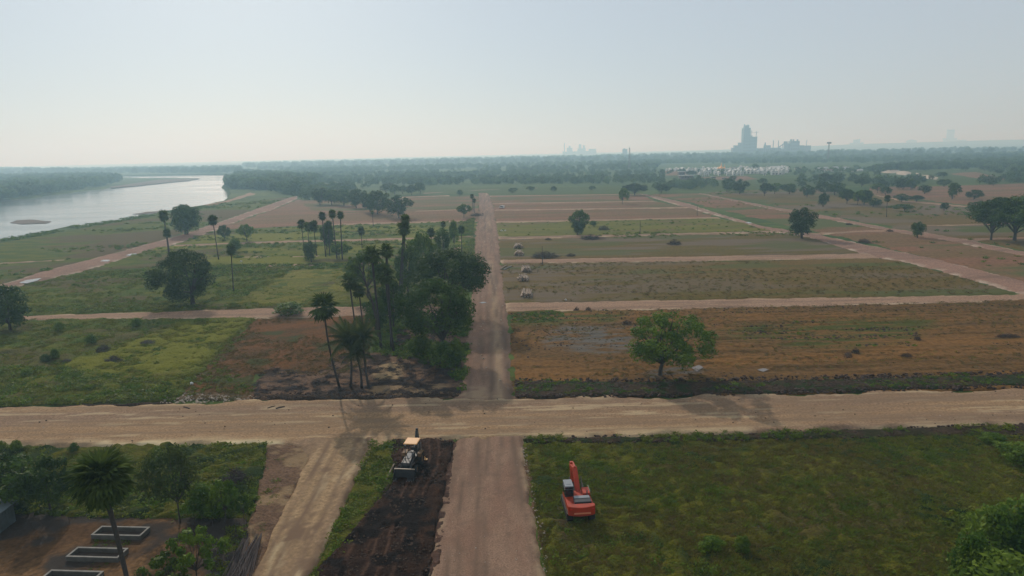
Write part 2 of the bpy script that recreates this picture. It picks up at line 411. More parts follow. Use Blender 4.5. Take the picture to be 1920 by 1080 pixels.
# sand flats
def flat(name, px, z, mat, step=5, amp=1.5, s=3, bottom=None):
    q = jitter([tuple(P(a, b, z)[:2]) for a, b in px + [px[0]]], step, amp, s)[:-1]
    return land(name, [tuple(v) for v in q], z, bottom if bottom is not None else z - .8, mat, 1.5)
flat('sandbar', [(22, 417), (30, 413), (58, 411.5), (97, 415), (90, 418), (40, 420)], -3.75, m_sand)
flat('sandbar', [(250, 401), (275, 397), (296, 396), (290, 399), (262, 402)], -3.75, m_sand)
flat('sandbar', [(265, 341.5), (300, 336.5), (372, 334.4), (352, 338.4), (320, 341), (262, 347), (215, 351.5), (205, 350)], -2.46, m_sand, 20, 4)
flat('sandbar', [(-20, 378), (20, 372.5), (80, 366.5), (60, 371), (0, 377.5)], -3.7, m_sand, 12, 3)
m_water, n_, l_, b_ = new_mat('river_water')
b_.inputs['Base Color'].default_value = (.10, .12, .11, 1); b_.inputs['Roughness'].default_value = .16; b_.inputs['IOR'].default_value = 1.33
g_ = n_.new('ShaderNodeNewGeometry')
w1 = noise_node(n_, l_, g_.outputs['Position'], .25, 4, .6, (1, .5, 1)); bp_ = n_.new('ShaderNodeBump'); bp_.inputs['Strength'].default_value = .06; bp_.inputs['Distance'].default_value = .2
l_.new(w1, bp_.inputs['Height']); l_.new(bp_.outputs[0], b_.inputs['Normal'])
w2 = rampf(n_, l_, noise_node(n_, l_, g_.outputs['Position'], .006, 5, .6, (1, 3, 1)), .4, .65)
mr_ = n_.new('ShaderNodeMapRange'); mr_.inputs['To Min'].default_value = .14; mr_.inputs['To Max'].default_value = .2; l_.new(w2, mr_.inputs['Value']); l_.new(mr_.outputs[0], b_.inputs['Roughness'])
tag(link('river_water', mesh_from('river_water', [(-11900, -200, WATER_Z), (-60, -200, WATER_Z), (-60, 3600, WATER_Z), (-11900, 3600, WATER_Z)], [(0, 1, 2, 3)], m_water)), kind='structure')

# --- haze ---------------------------------------------------------------
mh = bpy.data.materials.new('haze'); mh.use_nodes = True; hn = mh.node_tree.nodes; hn.clear()
pv = hn.new('ShaderNodeVolumePrincipled'); pv.inputs['Color'].default_value = (.50, .80, 1.0, 1); pv.inputs['Absorption Color'].default_value = (1, 1, 1, 1); pv.inputs['Density'].default_value = 0.00038; pv.inputs['Anisotropy'].default_value = 0.35
ho = hn.new('ShaderNodeOutputMaterial'); mh.node_tree.links.new(pv.outputs[0], ho.inputs['Volume'])
hz = MB().box((0, 6500, 77), (24600, 13900, 166)).build('haze', mh); tag(hz, kind='stuff')

# --- relief functions ----------------------------------------------------
def rel(amp, sx=.5, sy=.5, s=1):
    return lambda X, Y, sd: (fbm(X * sx, Y * sy, s, 4) - .5) * 2 * amp
def clumps(amp, f, s=1):
    return lambda X, Y, sd: amp * smooth(.42, .72, fbm(X * f, Y * f * 1.1, s, 4)) * (.4 + .9 * fbm(X * f * .25, Y * f * .25, s + 4, 2)) + (fbm(X * 1.7, Y * 1.7, s + 6, 2) - .5) * .12
def ang(a):
    return math.cos(a), math.sin(a)

# --- right fields ---------------------------------------------------------
F1 = [(958, 590), (950, 582), (1200, 580), (1500, 573), (1920, 562), (2300, 552), (2400, 720), (1920, 731), (1300, 743), (962, 749), (957, 680)]
wet = pm([(1015, 625), (1060, 612), (1190, 610), (1200, 655), (1130, 665), (1050, 655), (1020, 645)], 2.0)
wet2 = pm([(1200, 690), (1290, 680), (1320, 695), (1280, 715), (1210, 712)], 1.5)
grn1 = pm([(1400, 612), (1560, 598), (1760, 600), (1700, 640), (1560, 660), (1420, 640), (1330, 625)], 3.0)
grn2 = pm([(960, 585), (1180, 582), (1150, 606), (960, 612)], 2)
def f1_relief(X, Y, sd):
    r = (fbm(X * .10, Y * .9, 11, 4) - .5) * .75 * smooth(.42, .6, fbm(X * .03, Y * .06, 4, 3))
    dx, dy = X - 60, Y - 100
    u = dx * .28 + dy * .96
    r = r + .10 * smooth(.55, .9, np.sin(u * 1.6)) * smooth(.46, .6, fbm(X * .05, Y * .05, 8, 2))
    return r + (fbm(X * .9, Y * .9, 2, 3) - .5) * .16
patch('brown_field', F1, m_brown, .05, .42, f1_relief, .8, mask=lambda X, Y, sd: np.maximum(wet(X, Y, sd), wet2(X, Y, sd)) * smooth(.4, .6, fbm(X * .25, Y * 1.2, 5, 4)),
      mask2=lambda X, Y, sd: np.maximum(grn1(X, Y, sd), grn2(X, Y, sd)) * smooth(.35, .6, fbm(X * .15, Y * .9, 9, 4)), aniso=1.6)
F2 = [(938, 495), (1300, 490), (1650, 484), (1700, 492), (1900, 549), (1860, 552), (1300, 561), (948, 567)]
patch('grassy_field', F2, m_brown2, .04, .9, rel(.10, .1, .6, 5), .8, aniso=1.8, mask=lambda X, Y, sd: smooth(45, 12, X) * smooth(.35, .6, fbm(X * .1, Y * .4, 6, 3)) + .6 * smooth(.58, .7, fbm(X * .02, Y * .1, 16, 3)), mask2=lambda X, Y, sd: .8 * smooth(.54, .66, fbm(X * .02, Y * .07, 31, 3)))
F3 = [(934, 449), (1460, 437), (1520, 444), (1610, 474), (1300, 480), (937, 486)]
patch('grassy_field', F3, m_brown2, .04, 1.3, rel(.10, .08, .5, 7), .9, aniso=1.8, mask=lambda X, Y, sd: smooth(.45, .6, fbm(X * .03, Y * .15, 26, 3)), mask2=lambda X, Y, sd: .7 * smooth(.54, .66, fbm(X * .03, Y * .08, 41, 3)))
F4 = [(932, 418), (1340, 409), (1400, 418), (1455, 432), (1200, 438), (934, 443)]
patch('yellow_green_field', F4, m_paddy, .04, 1.6, rel(.12, .1, .5, 8), 1.0, aniso=1.8, mask=lambda X, Y, sd: .5 * smooth(.55, .7, fbm(X * .05, Y * .15, 3, 3)))
for q in ([(927, 395), (1300, 390), (1335, 407), (930, 415)], [(923, 382), (1228, 378), (1290, 388), (926, 393)], [(919, 368), (1205, 364), (1222, 376), (922, 380.5)]):
    patch('reddish_field', q, m_brown3, .04, 2.2, None, 1.6, aniso=1.6, rscale=.08, mask=lambda X, Y, sd: .7 * smooth(.5, .66, fbm(X * .02, Y * .05, 13, 3)))
patch('meadow', [(860, 352), (1205, 350), (1203, 363), (918, 366.5), (900, 361), (780, 366), (790, 356)], m_farfield, .05, 4, None, 3, rscale=.05)
# right of the diagonal road
F8 = [(1218, 364), (1310, 362.5), (1440, 387), (1560, 411), (1740, 444), (1920, 477), (2300, 545), (2300, 640), (1920, 532), (1740, 480), (1560, 439), (1440, 413), (1300, 380)]
patch('reddish_field', F8, m_brown3, .035, 1.8, rel(.1, .08, .4, 3), 1.5, aniso=1.6, rscale=.1, mask=lambda X, Y, sd: smooth(.48, .62, fbm(X * .02, Y * .05, 23, 4)))
F9 = [(1320, 361), (1500, 352), (1640, 365), (1820, 388), (2000, 420), (2200, 500), (1920, 468), (1740, 436), (1560, 404), (1440, 383)]
patch('patchy_field', F9, m_brown2, .03, 2.2, None, 2, aniso=1.6, rscale=.08, mask=lambda X, Y, sd: smooth(.42, .58, fbm(X * .02, Y * .04, 33, 4)), mask2=lambda X, Y, sd: smooth(.52, .62, fbm(X * .02, Y * .05, 43, 4)))
F10 = [(1630, 350), (1760, 349), (1930, 343), (2150, 345), (2150, 410), (1920, 395), (1815, 384), (1690, 370), (1635, 364)]
patch('reddish_field', F10, m_brown3, .05, 3, None, 2, aniso=1.5, rscale=.08)
patch('track_scar', [(1770, 326), (1830, 322), (1880, 332), (1900, 337), (1850, 338), (1800, 330)], m_brown3, .09, 4, None, 3, rscale=.04)
patch('clearing', [(1245, 320), (1290, 318), (1290, 328), (1250, 329)], m_brown3, .09, 4, None, 3, rscale=.04)
patch('clearing', [(1310, 332), (1400, 330), (1420, 336), (1390, 340), (1330, 336)], m_brown3, .09, 4, None, 3, rscale=.04)
patch('meadow', [(1250, 338), (1640, 333), (1640, 348), (1500, 350), (1330, 358), (1230, 356)], m_farfield, .05, 4, None, 4, rscale=.04)
patch('meadow', [(1640, 322), (2100, 312), (2100, 342), (1920, 341), (1640, 349)], m_farfield, .05, 5, None, 5, rscale=.04)

# --- left fields -------------------------------------------------------------
G1 = [(-300, 612), (0, 602), (60, 599), (480, 597), (430, 640), (385, 690), (325, 752), (0, 763), (-500, 775)]
def seg_line(X, Y, pts, w):
    q = PP(pts); m = 0
    for i in range(len(q) - 1):
        ax, ay = q[i]; dx, dy = q[i + 1][0] - ax, q[i + 1][1] - ay; t = np.clip(((X - ax) * dx + (Y - ay) * dy) / (dx * dx + dy * dy), 0, 1)
        m = np.maximum(m, np.exp(-(((X - ax - t * dx) ** 2 + (Y - ay - t * dy) ** 2)) / w ** 2))
    return m
def tractor(X, Y): return np.maximum(seg_line(X, Y, [(262, 678), (330, 650), (410, 615), (475, 601)], .35), seg_line(X, Y, [(275, 681), (345, 653), (425, 618), (482, 603)], .35))
patch('green_field', G1, m_rough, .05, .5, clumps(.5, .45, 3), .8, aniso=1.1, mask=lambda X, Y, sd: np.maximum(.5 * smooth(.55, .68, fbm(X * .08, Y * .1, 9, 3)), tractor(X, Y)), mask2=pm([(250, 640), (330, 610), (470, 600), (420, 645), (370, 695), (250, 710), (100, 690)], 3))
G1b = [(482, 598), (705, 591), (690, 660), (660, 700), (600, 705), (480, 700), (470, 748), (325, 751), (385, 690), (430, 640)]
patch('brown_field', G1b, m_brown4, .07, .45, rel(.14, .6, .6, 5), .7, aniso=1.2, mask=pm([(310, 742), (345, 735), (470, 738), (480, 752), (310, 756)], .8), mask2=lambda X, Y, sd: smooth(.55, .66, fbm(X * .2, Y * .2, 19, 3)))
G1c = [(480, 748), (475, 712), (510, 690), (590, 700), (650, 660), (730, 660), (760, 600), (800, 600), (880, 620), (872, 680), (866, 745), (700, 750)]
patch('scraped_ground', G1c, m_scrape, .10, .35, rel(.22, .7, .9, 6), .7, aniso=1.2, mask=lambda X, Y, sd: np.maximum(pm([(700, 690), (740, 680), (760, 705), (750, 720), (705, 715)], .6)(X, Y, sd), pm([(690, 722), (850, 722), (840, 738), (700, 742)], .8)(X, Y, sd) * .6), mask2=lambda X, Y, sd: smooth(.52, .66, fbm(X * .3, Y * .5, 19, 3)))
G2 = [(-300, 592), (-100, 545), (30, 538), (170, 508), (660, 498), (860, 495), (870, 575), (700, 573), (480, 577), (330, 583), (40, 592)]
patch('green_field', G2, m_rough, .04, .8, clumps(.35, .28, 7), .9, aniso=1.5, mask=lambda X, Y, sd: .6 * smooth(.52, .66, fbm(X * .05, Y * .07, 29, 3)))
patch('yellow_green_field', [(430, 569), (500, 535), (545, 507), (640, 503), (690, 530), (690, 566), (560, 572)], m_paddy, .22, .7, rel(.14, .4, .4, 3), 2.4, aniso=1.3)
G3 = [(170, 506), (300, 463), (480, 457), (860, 446), (885, 445), (888, 495), (660, 494), (300, 498)]
patch('green_field', G3, m_rough, .035, 1.3, clumps(.4, .2, 8), 1.2, aniso=1.5, mask=lambda X, Y, sd: .6 * smooth(.52, .66, fbm(X * .05, Y * .08, 39, 3)), mask2=lambda X, Y, sd: smooth(.5, .62, fbm(X * .03, Y * .06, 40, 3)))
G3b = [(330, 457), (400, 433), (640, 422), (890, 415), (888, 444), (640, 448), (480, 452)]
patch('green_field', G3b, m_rough, .03, 1.6, None, 1.4, aniso=1.5, mask=lambda X, Y, sd: .6 * smooth(.5, .66, fbm(X * .05, Y * .08, 49, 3)), mask2=lambda X, Y, sd: smooth(.5, .62, fbm(X * .03, Y * .06, 50, 3)))
G4 = [(0, 455), (140, 430), (300, 402), (420, 384), (540, 369), (540, 372), (480, 391), (410, 415), (305, 449), (170, 487), (0, 533), (-300, 610), (-500, 560)]
patch('riverside_meadow', G4, m_rough, .03, 1.8, None, 1.5, aniso=1.4, grow=.0, mask=lambda X, Y, sd: .75 * smooth(.48, .6, fbm(X * .02, Y * .03, 59, 4)))
G5 = [(405, 430), (510, 394), (560, 374), (600, 400), (780, 395), (898, 390), (893, 414), (640, 419)]
patch('reddish_field', G5, m_brown3, .05, 1.8, None, 1.5, aniso=1.6, rscale=.08)
patch('reddish_field', [(760, 372), (890, 366), (898, 368), (898, 388), (780, 394), (560, 400), (560, 376)], m_brown3, .035, 2.2, None, 2, aniso=1.6, rscale=.08, mask=lambda X, Y, sd: .7 * smooth(.5, .62, fbm(X * .02, Y * .05, 69, 4)))

# --- bottom left ------------------------------------------------------------
H1 = [(-500, 850), (0, 840), (300, 835), (500, 833), (498, 870), (480, 930), (465, 975), (300, 975), (100, 970), (-200, 960)]
patch('weedy_field', H1, m_weedy, .06, .32, clumps(.5, .6, 9), .5, mask2=lambda X, Y, sd: smooth(.45, .6, fbm(X * .2, Y * .2, 7, 3)))
H2 = [(-500, 965), (0, 958), (200, 965), (460, 972), (470, 1000), (450, 1085), (380, 1500), (-900, 1500)]
patch('yard', H2, m_yard, .11, .28, rel(.07, .8, .8, 10), .4, mask=lambda X, Y, sd: smooth(.46, .58, fbm(X * .2, Y * .2, 17, 4)))
H3 = [(497, 834), (598, 836), (562, 900), (522, 985), (440, 1200), (400, 1400), (380, 1400), (420, 1150), (462, 1010), (480, 930), (497, 870)]
patch('dirt_verge', H3, m_scrape, .14, .28, rel(.10, .9, .9, 11), .4, mask=lambda X, Y, sd: .6 * smooth(.5, .64, fbm(X * .5, Y * .5, 21, 3)))
# --- bottom right -------------------------------------------------------------
K1 = [(978, 832), (1300, 828), (1920, 808), (2500, 790), (3000, 1500), (1110, 1500), (1024, 1080), (1002, 960)]
worn = pm([(1025, 905), (1050, 915), (1075, 1010), (1100, 1010), (1140, 1030), (1080, 1050), (1040, 960)], .6)
patch('near_green_field', K1, m_weedy, .06, .33, clumps(.32, 1.2, 12), .4, aniso=1.0, mask=lambda X, Y, sd: np.maximum(worn(X, Y, sd) * .8, .5 * smooth(.58, .7, fbm(X * .15, Y * .15, 77, 4))), mask2=lambda X, Y, sd: smooth(.5, .62, fbm(X * .12, Y * .12, 78, 4)))
# green strip + mud strip between the roads
S1 = [(692, 829), (765, 829), (740, 870), (735, 905), (690, 965), (668, 1000), (655, 1040), (600, 1060), (590, 1080), (540, 1300), (480, 1300), (582, 1085), (622, 1000), (664, 905)]
patch('green_strip', S1, m_weedy, .16, .25, rel(.15, 1, 1, 13), .3)
S2 = [(738, 828), (858, 826), (850, 860), (833, 920), (818, 1000), (803, 1085), (790, 1500), (450, 1500), (592, 1070), (640, 1030), (672, 990), (700, 950), (738, 900)]
def mud_axis(X, Y):                # distance across the strip, following its direction
    a = P(795, 840); b = P(700, 1080); d = Vector((b.x - a.x, b.y - a.y)); d.normalize()
    return (X - a.x) * d.y - (Y - a.y) * d.x, (X - a.x) * d.x + (Y - a.y) * d.y
def wob(X, Y, v): return .5 * np.sin(v * .13) + .3 * np.sin(v * .31) + (fbm(X * .12, Y * .12, 3, 3) - .5) * 1.6
def mud_relief(X, Y, sd):
    u, v = mud_axis(X, Y); u = u + wob(X, Y, v)
    r = (fbm(X * .8, Y * .8, 14, 5) - .5) * .75
    for c in (-2.1, -.9, .3, 2.4):
        k = smooth(.35, .55, fbm(X * .15 + c * 7, Y * .15, 23, 3))
        r = r * (1 - .6 * k * np.exp(-((u - c) / .3) ** 2)) - k * .13 * np.exp(-((u - c) / .2) ** 2) + k * .07 * np.exp(-((u - c - .36) / .12) ** 2)
    return r
def mud_tracks(X, Y, sd):
    u, v = mud_axis(X, Y); u = u + wob(X, Y, v); m = 0
    for c in (-2.1, -.9, .3, 2.4): m = m + np.exp(-((u - c - .38) / .11) ** 2)
    return m * .7 * smooth(.2, .45, fbm(X * .3, Y * .3, 3, 3)) * .85
patch('mud_strip', S2, m_mud, .34, .2, mud_relief, .5, mask=mud_tracks, mask2=lambda X, Y, sd: smooth(.5, .65, fbm(X * .5, Y * .5, 83, 3)))
patch('mud_spill', [(820, 832), (850, 815), (862, 830), (852, 900), (835, 1000), (822, 1085), (800, 1085), (812, 1000), (828, 900)], soil('mud_spill', (.09, .05, .035), (.06, .035, .026), (.15, .09, .065), big=.5, fine=1.5, bump=.9, bdist=.2), .19, .25, rel(.12, 1.5, 1.5, 4), .5)

# --- roads --------------------------------------------------------------------
def ruts(a, b, offs, w=.32, wob=.8, s=1, brk=.42, cut=.25):
    """wheel tracks worn along the line a-b (pixels of the ground), at side offsets in metres"""
    A_, B2 = P(*a), P(*b); d = Vector((B2.x - A_.x, B2.y - A_.y)).normalized()
    def f(X, Y, sd):
        u = (X - A_.x) * d.y - (Y - A_.y) * d.x; v = (X - A_.x) * d.x + (Y - A_.y) * d.y; m = 0
        for i, o in enumerate(offs):
            q = u - o + (fbm(v * .03, v * 0 + o * 1.7 + s, s + i, 3) - .5) * wob * 2
            m = np.maximum(m, np.exp(-(q / w) ** 2) * smooth(brk - .1, brk + .1, fbm(v * .08, v * 0 + o + i, s + 3 * i, 3)))
        return m
    return f
def edge_mask(w, s, k=.5):
    return lambda X, Y, sd: smooth(w, 0, sd + (fbm(X * .4, Y * .4, s, 3) - .5) * w) * smooth(k - .1, k + .12, fbm(X * .25, Y * .25, s + 5, 3))
LR = [(848, 822), (976, 818), (980, 835), (990, 905), (1002, 962), (1024, 1080), (1110, 1500), (720, 1500), (800, 1085), (822, 960), (836, 900)]
patch('gravel_road', LR, m_pinkroad, .17, .3, rel(.06, .9, .2, 2), .55, mask=edge_mask(1.0, 44, .55), mask2=lambda X, Y, sd: .75 * ruts((905, 830), (910, 1080), (-3.6, -2.1, -.6, .9, 2.2, 3.5), .26, 1.0, 7)(X, Y, sd) + .4 * smooth(.5, .68, fbm(X * 1.0, Y * .07, 51, 4)) + .35 * smooth(.62, .7, fbm(X * 1.1, Y * .9, 53, 4)))
UR = [(835, 752), (862, 738), (872, 680), (878, 600), (886, 560), (889, 520), (890, 470), (893, 430), (899, 400), (898, 362), (915, 362), (926, 390), (931, 420), (935, 450), (940, 500), (947, 560), (951, 600), (957, 680), (963, 735), (985, 750)]
def ur_mask(X, Y, sd):
    c = P(915, 600).x + (Y - P(915, 600).y) * -0.036
    return .75 * np.exp(-((X - c - 1.6) / .9) ** 2) * smooth(.35, .6, fbm(X * .3, Y * .03, 6, 3)) + .7 * pm([(850, 750), (872, 722), (905, 728), (940, 738), (955, 750)], .8)(X, Y, sd) * smooth(.3, .55, fbm(X * .5, Y * .9, 36, 4))
patch('gravel_road', UR, m_pinkroad, .15, .5, rel(.05, .4, .1, 3), .8, mask=ur_mask, mask2=lambda X, Y, sd: .7 * ruts((916, 740), (907, 365), (-2.8, -1.3, .4, 1.9, 3.3), .34, 1.2, 31)(X, Y, sd) + .5 * smooth(.5, .64, fbm(X * .8, Y * .035, 52, 4)))
XR_ = 0
XR = [(-700, 770), (0, 763), (400, 755), (480, 751), (865, 747), (962, 749), (1300, 743), (1920, 731), (2600, 718), (2600, 780), (1920, 797), (1300, 811), (975, 818), (845, 827), (705, 829), (590, 833), (495, 833), (300, 833), (0, 838), (-700, 852)]
def xr_edge(X, Y, sd): return np.maximum(edge_mask(1.6, 45, .42)(X, Y, sd) * 1.0 * smooth(95, 80, Y) * smooth(-22, -26, X), .35 * edge_mask(2.5, 46, .5)(X, Y, sd))
patch('dirt_road', XR, m_tanroad, .21, .4, rel(.08, .06, .9, 4), 1.2, aniso=1.6, mask=lambda X, Y, sd: np.maximum(xr_edge(X, Y, sd), .35 * smooth(.64, .72, fbm(X * .12, Y * 1.1, 61, 4))), mask2=lambda X, Y, sd: np.maximum(.75 * ruts((0, 800), (1920, 765), (-5.4, -4.1, -2.4, -1.0, .6, 2.1, 3.6, 5.2), .34, 1.4, 11)(X, Y, sd), .6 * smooth(.56, .7, fbm(X * .05, Y * .9, 62, 4))))
DR = [(535, 833), (575, 822), (760, 820), (735, 829), (700, 845), (664, 905), (622, 1000), (582, 1085), (500, 1300), (455, 1450), (250, 1450), (340, 1300), (470, 1085), (520, 985), (560, 900), (578, 862), (560, 842)]
patch('dirt_track', DR, m_diag, .25, .3, rel(.05, .4, .4, 5), .35, mask=lambda X, Y, sd: .35 * smooth(.62, .72, fbm(X * .8, Y * .2, 63, 4)), mask2=lambda X, Y, sd: .8 * ruts((655, 835), (530, 1080), (-2.4, -1.0, .7, 2.1), .28, .8, 21)(X, Y, sd) + .4 * smooth(.5, .68, fbm(X * 1.1, Y * .06, 64, 4)) + .6 * smooth(.64, .7, fbm(X * .6, Y * .5, 65, 3)))
SR = lambda nm, q, cell=1.0, lift=.12, mat=None, rg=.4: patch(nm, q, mat or m_sideroad, lift, cell, None, rg * 2, aniso=1.6, mask=edge_mask(1.5, 71, .5), mask2=lambda X, Y, sd: .5 * smooth(.56, .7, fbm(X * .05, Y * .5, 72, 4)))
SR('dirt_road', [(946, 568), (1300, 562), (1860, 553), (1925, 551), (2400, 542), (2400, 552), (1920, 565), (1500, 575), (1200, 582), (950, 585)], .7)
SR('dirt_road', [(40, 592), (330, 584), (480, 578), (670, 574), (882, 568), (880, 588), (700, 593), (480, 597), (350, 598), (40, 601)], .7)
SR('dirt_road', [(938, 487), (1300, 481), (1630, 475), (1650, 484), (1300, 489.5), (939, 494)], .8)
SR('dirt_road', [(934, 444), (1200, 439), (1462, 432.5), (1470, 435.5), (1200, 442), (935, 448.5)], .8)
SR('dirt_road', [(931, 415), (1345, 407), (1350, 409.2), (931, 417.6)], .8)
SR('dirt_road', [(927, 393), (1290, 388), (1292, 389.5), (928, 395)], .9)
SR('dirt_road', [(923, 380.6), (1226, 376.6), (1230, 378), (924, 382.2)], 1.0)
SR('dirt_road', [(919, 367), (1205, 363.5), (1206, 364.5), (920, 368.3)], 1.1)
SR('dirt_road', [(1204, 364.5), (1213, 364), (1285, 380), (1352, 402), (1435, 425), (1522, 437), (1615, 457), (1740, 482), (1920, 527), (2400, 645), (2400, 680), (1920, 551), (1765, 506), (1620, 476), (1515, 445), (1430, 430), (1365, 409), (1292, 390)], .9, .15, m_diagroad)
SR('dirt_road', [(1308, 362.5), (1314, 362), (1440, 386), (1540, 402.5), (1665, 427.5), (1740, 437), (1810, 449), (1920, 472), (2400, 570), (2400, 595), (1920, 480.5), (1802, 455.5), (1702, 440), (1565, 414.5), (1438, 390.5)], .9, .15, m_diagroad)
SR('dirt_road', [(1518, 437), (1600, 433), (1668, 430.5), (1675, 434), (1600, 436.5), (1522, 440)], .8)
SR('dirt_road', [(1700, 423), (1825, 420.5), (1950, 418), (1950, 420), (1825, 422.5), (1702, 425)], .9)
SR('dirt_road', [(1785, 448), (1860, 446), (1960, 444), (1960, 448), (1860, 450.5), (1800, 453.5)], .8)
SR('dirt_road', [(1636, 366), (1642, 365.5), (1700, 376), (1815, 386), (1925, 395), (1925, 398), (1815, 389), (1695, 379)], 1.2, .15)
SR('dirt_road', [(-300, 600), (0, 534), (95, 505), (175, 485), (305, 450), (355, 435), (410, 417), (480, 392), (542, 371), (556, 367), (557, 372), (505, 395), (480, 401), (410, 428), (385, 440), (325, 458), (260, 476), (162, 506), (25, 538), (-300, 622)], .9, .15, m_diagroad)
SR('dirt_road', [(328, 459.5), (480, 453), (640, 449.5), (760, 446), (886, 442.5), (886, 446), (750, 450.5), (640, 453.5), (480, 457), (328, 462)], .9)
SR('dirt_road', [(400, 500), (520, 496), (640, 493), (800, 490), (800, 492.5), (640, 496.5), (520, 499.5), (400, 502.5)], .7)
SR('dirt_road', [(440, 482), (620, 479), (760, 483), (760, 485.5), (620, 481.5), (440, 484)], .8)
SR('dirt_road', [(0, 493), (125, 486.5), (125, 488), (0, 495.5)], .8)
SR('dirt_road', [(170, 508.5), (300, 508), (300, 509.5), (168, 510.5)], .8)
SR('dirt_road', [(620, 420), (700, 417), (830, 414.5), (892, 413), (892, 415.5), (830, 417), (700, 420), (620, 422)], .9)
SR('dirt_road', [(755, 369), (840, 366), (842, 367.3), (755, 370.6)], 1.2)
SR('dirt_road', [(775, 395.5), (890, 391.5), (890, 393), (775, 397.2)], 1.0)
SR('dirt_road', [(856, 445), (872, 444), (862, 475), (838, 474), (850, 455)], .8, .13)
patch('dirt_clearing', [(790, 362), (1010, 352.2), (1012, 353), (900, 356), (792, 363.5)], m_sideroad, .12, 2.5, None, .8, rscale=.05, mask=lambda X, Y, sd: sd * 0)
# bare pink bank by the river headland
flat('river_beach', [(385, 384), (420, 377.5), (470, 361), (478, 363), (430, 377), (400, 385)], .06, m_sideroad, 8, 2, 3, -.3)

# --- berms (ridges of pushed soil along the crossroad) -------------------------
def berm(px, h, mat, mask, cell=.3, s=1):
    h *= .75
    poly = PP(px)
    def r(X, Y, sd):
        return h * smooth(-.1, .9, sd) * (.55 + .9 * fbm(X * .7, Y * .9, s, 4)) + (fbm(X * 2.2, Y * 2.2, s + 3, 3) - .5) * .22
    return patch('soil_ridge', px, mat, .04, cell, r, .45, rscale=.4, mask=mask, seed=s, aniso=1.3)
berm([(968, 716), (1300, 717), (1600, 712), (1920, 702), (2300, 694), (2300, 716), (1920, 727), (1600, 735), (1300, 743), (975, 747), (962, 735)], .42, m_berm, lambda X, Y, sd: smooth(.45, .6, fbm(X * .6, Y * .6, 5, 3)), .33, 3)
berm([(478, 739), (700, 742), (860, 737), (862, 744), (700, 750), (478, 748.5)], .30, m_berm, lambda X, Y, sd: sd * 0, .3, 4)
berm([(980, 822), (1300, 817), (1600, 806), (1920, 796), (2300, 786), (2300, 806), (1920, 820), (1600, 826), (1300, 833), (1000, 836)], .38, m_berm, lambda X, Y, sd: .9 * smooth(75, 20, X) * smooth(.3, .5, fbm(X * .5, Y * .5, 6, 3)), .3, 5)
berm([(976, 840), (990, 838), (1012, 940), (1032, 1085), (1040, 1200), (1025, 1200), (1022, 1075), (1000, 950), (986, 900)], .16, m_scrape, lambda X, Y, sd: sd * 0, .25, 6)
berm([(0, 764), (330, 752), (330, 757), (0, 769), (-300, 776), (-300, 770)], .12, m_berm, lambda X, Y, sd: sd * 0, .35, 7)

m_puddle, n_, l_, b_ = new_mat('puddle_water'); b_.inputs['Base Color'].default_value = (.16, .12, .09, 1); b_.inputs['Roughness'].default_value = .08; b_.inputs['IOR'].default_value = 1.33
for k, (q, z) in enumerate([([(34, 530), (50, 525), (78, 521), (70, 526), (50, 531)], .19), ([(188, 490), (195, 487), (207, 487), (203, 490)], .19), ([(236, 479), (246, 475.5), (256, 475), (252, 479)], .19),
        ([(1396, 417), (1404, 416), (1411, 418.5), (1404, 419)], .19), ([(898, 567), (906, 565.5), (912, 567), (904, 569)], .19), ([(1295, 690), (1310, 684), (1318, 688), (1305, 696)], .16), ([(1418, 693), (1432, 690), (1442, 693), (1430, 697)], .16)]):
    pts = jitter([tuple(P(a, b, z)[:2]) for a, b in q + [q[0]]], .8, .4, k)[:-1]
    tag(link('puddle', mesh_from('puddle', [(p.x, p.y, z + (k % 2) * .004) for p in pts], [tuple(range(len(pts)))], m_puddle)), kind='structure')
# ================================================================== PLANTS
m_leafA = leaf_mat('leaf_green', (.055, .110, .010), (.130, .190, .018))
m_leafB = leaf_mat('leaf_dark_green', (.032, .064, .010), (.072, .115, .014), .25)
m_leafY = leaf_mat('leaf_yellow_green', (.070, .090, .018), (.045, .075, .016))
m_weed = leaf_mat('weed_green', (.095, .150, .012), (.150, .165, .018), .4, .15)
m_dry = leaf_mat('dry_grass', (.17, .115, .040), (.125, .100, .024), .3, .2)
m_bark = paint('bark', (.055, .042, .034), .9, dirt=(.11, .09, .07), dscale=3, amt=.6)
m_palmbark = paint('palm_bark', (.048, .040, .036), .9, dirt=(.10, .085, .07), dscale=5, amt=.6)
m_palmleaf = leaf_mat('palm_leaf', (.040, .066, .014), (.080, .110, .020), .3, .5, .85)
m_coco = leaf_mat('coconut_leaf', (.045, .070, .018), (.085, .100, .028), .35, .5, .8)
m_deadleaf = paint('dead_leaf', (.10, .080, .055), .8, dirt=(.20, .165, .12), dscale=2)
m_twig = paint('twigs', (.060, .045, .042), .9, dirt=(.13, .10, .09), dscale=2)
m_log = paint('log_wood', (.30, .22, .155), .85, dirt=(.17, .12, .085), dscale=1.5, amt=.8)
m_darklog = paint('dark_cut_end', (.030, .024, .020), .9)
m_clod = paint('soil_clod', (.048, .027, .018), .95, dirt=(.085, .050, .033), dscale=1.5)
m_stone = paint('pale_stone', (.36, .30, .23), .9, dirt=(.24, .18, .13), dscale=3)

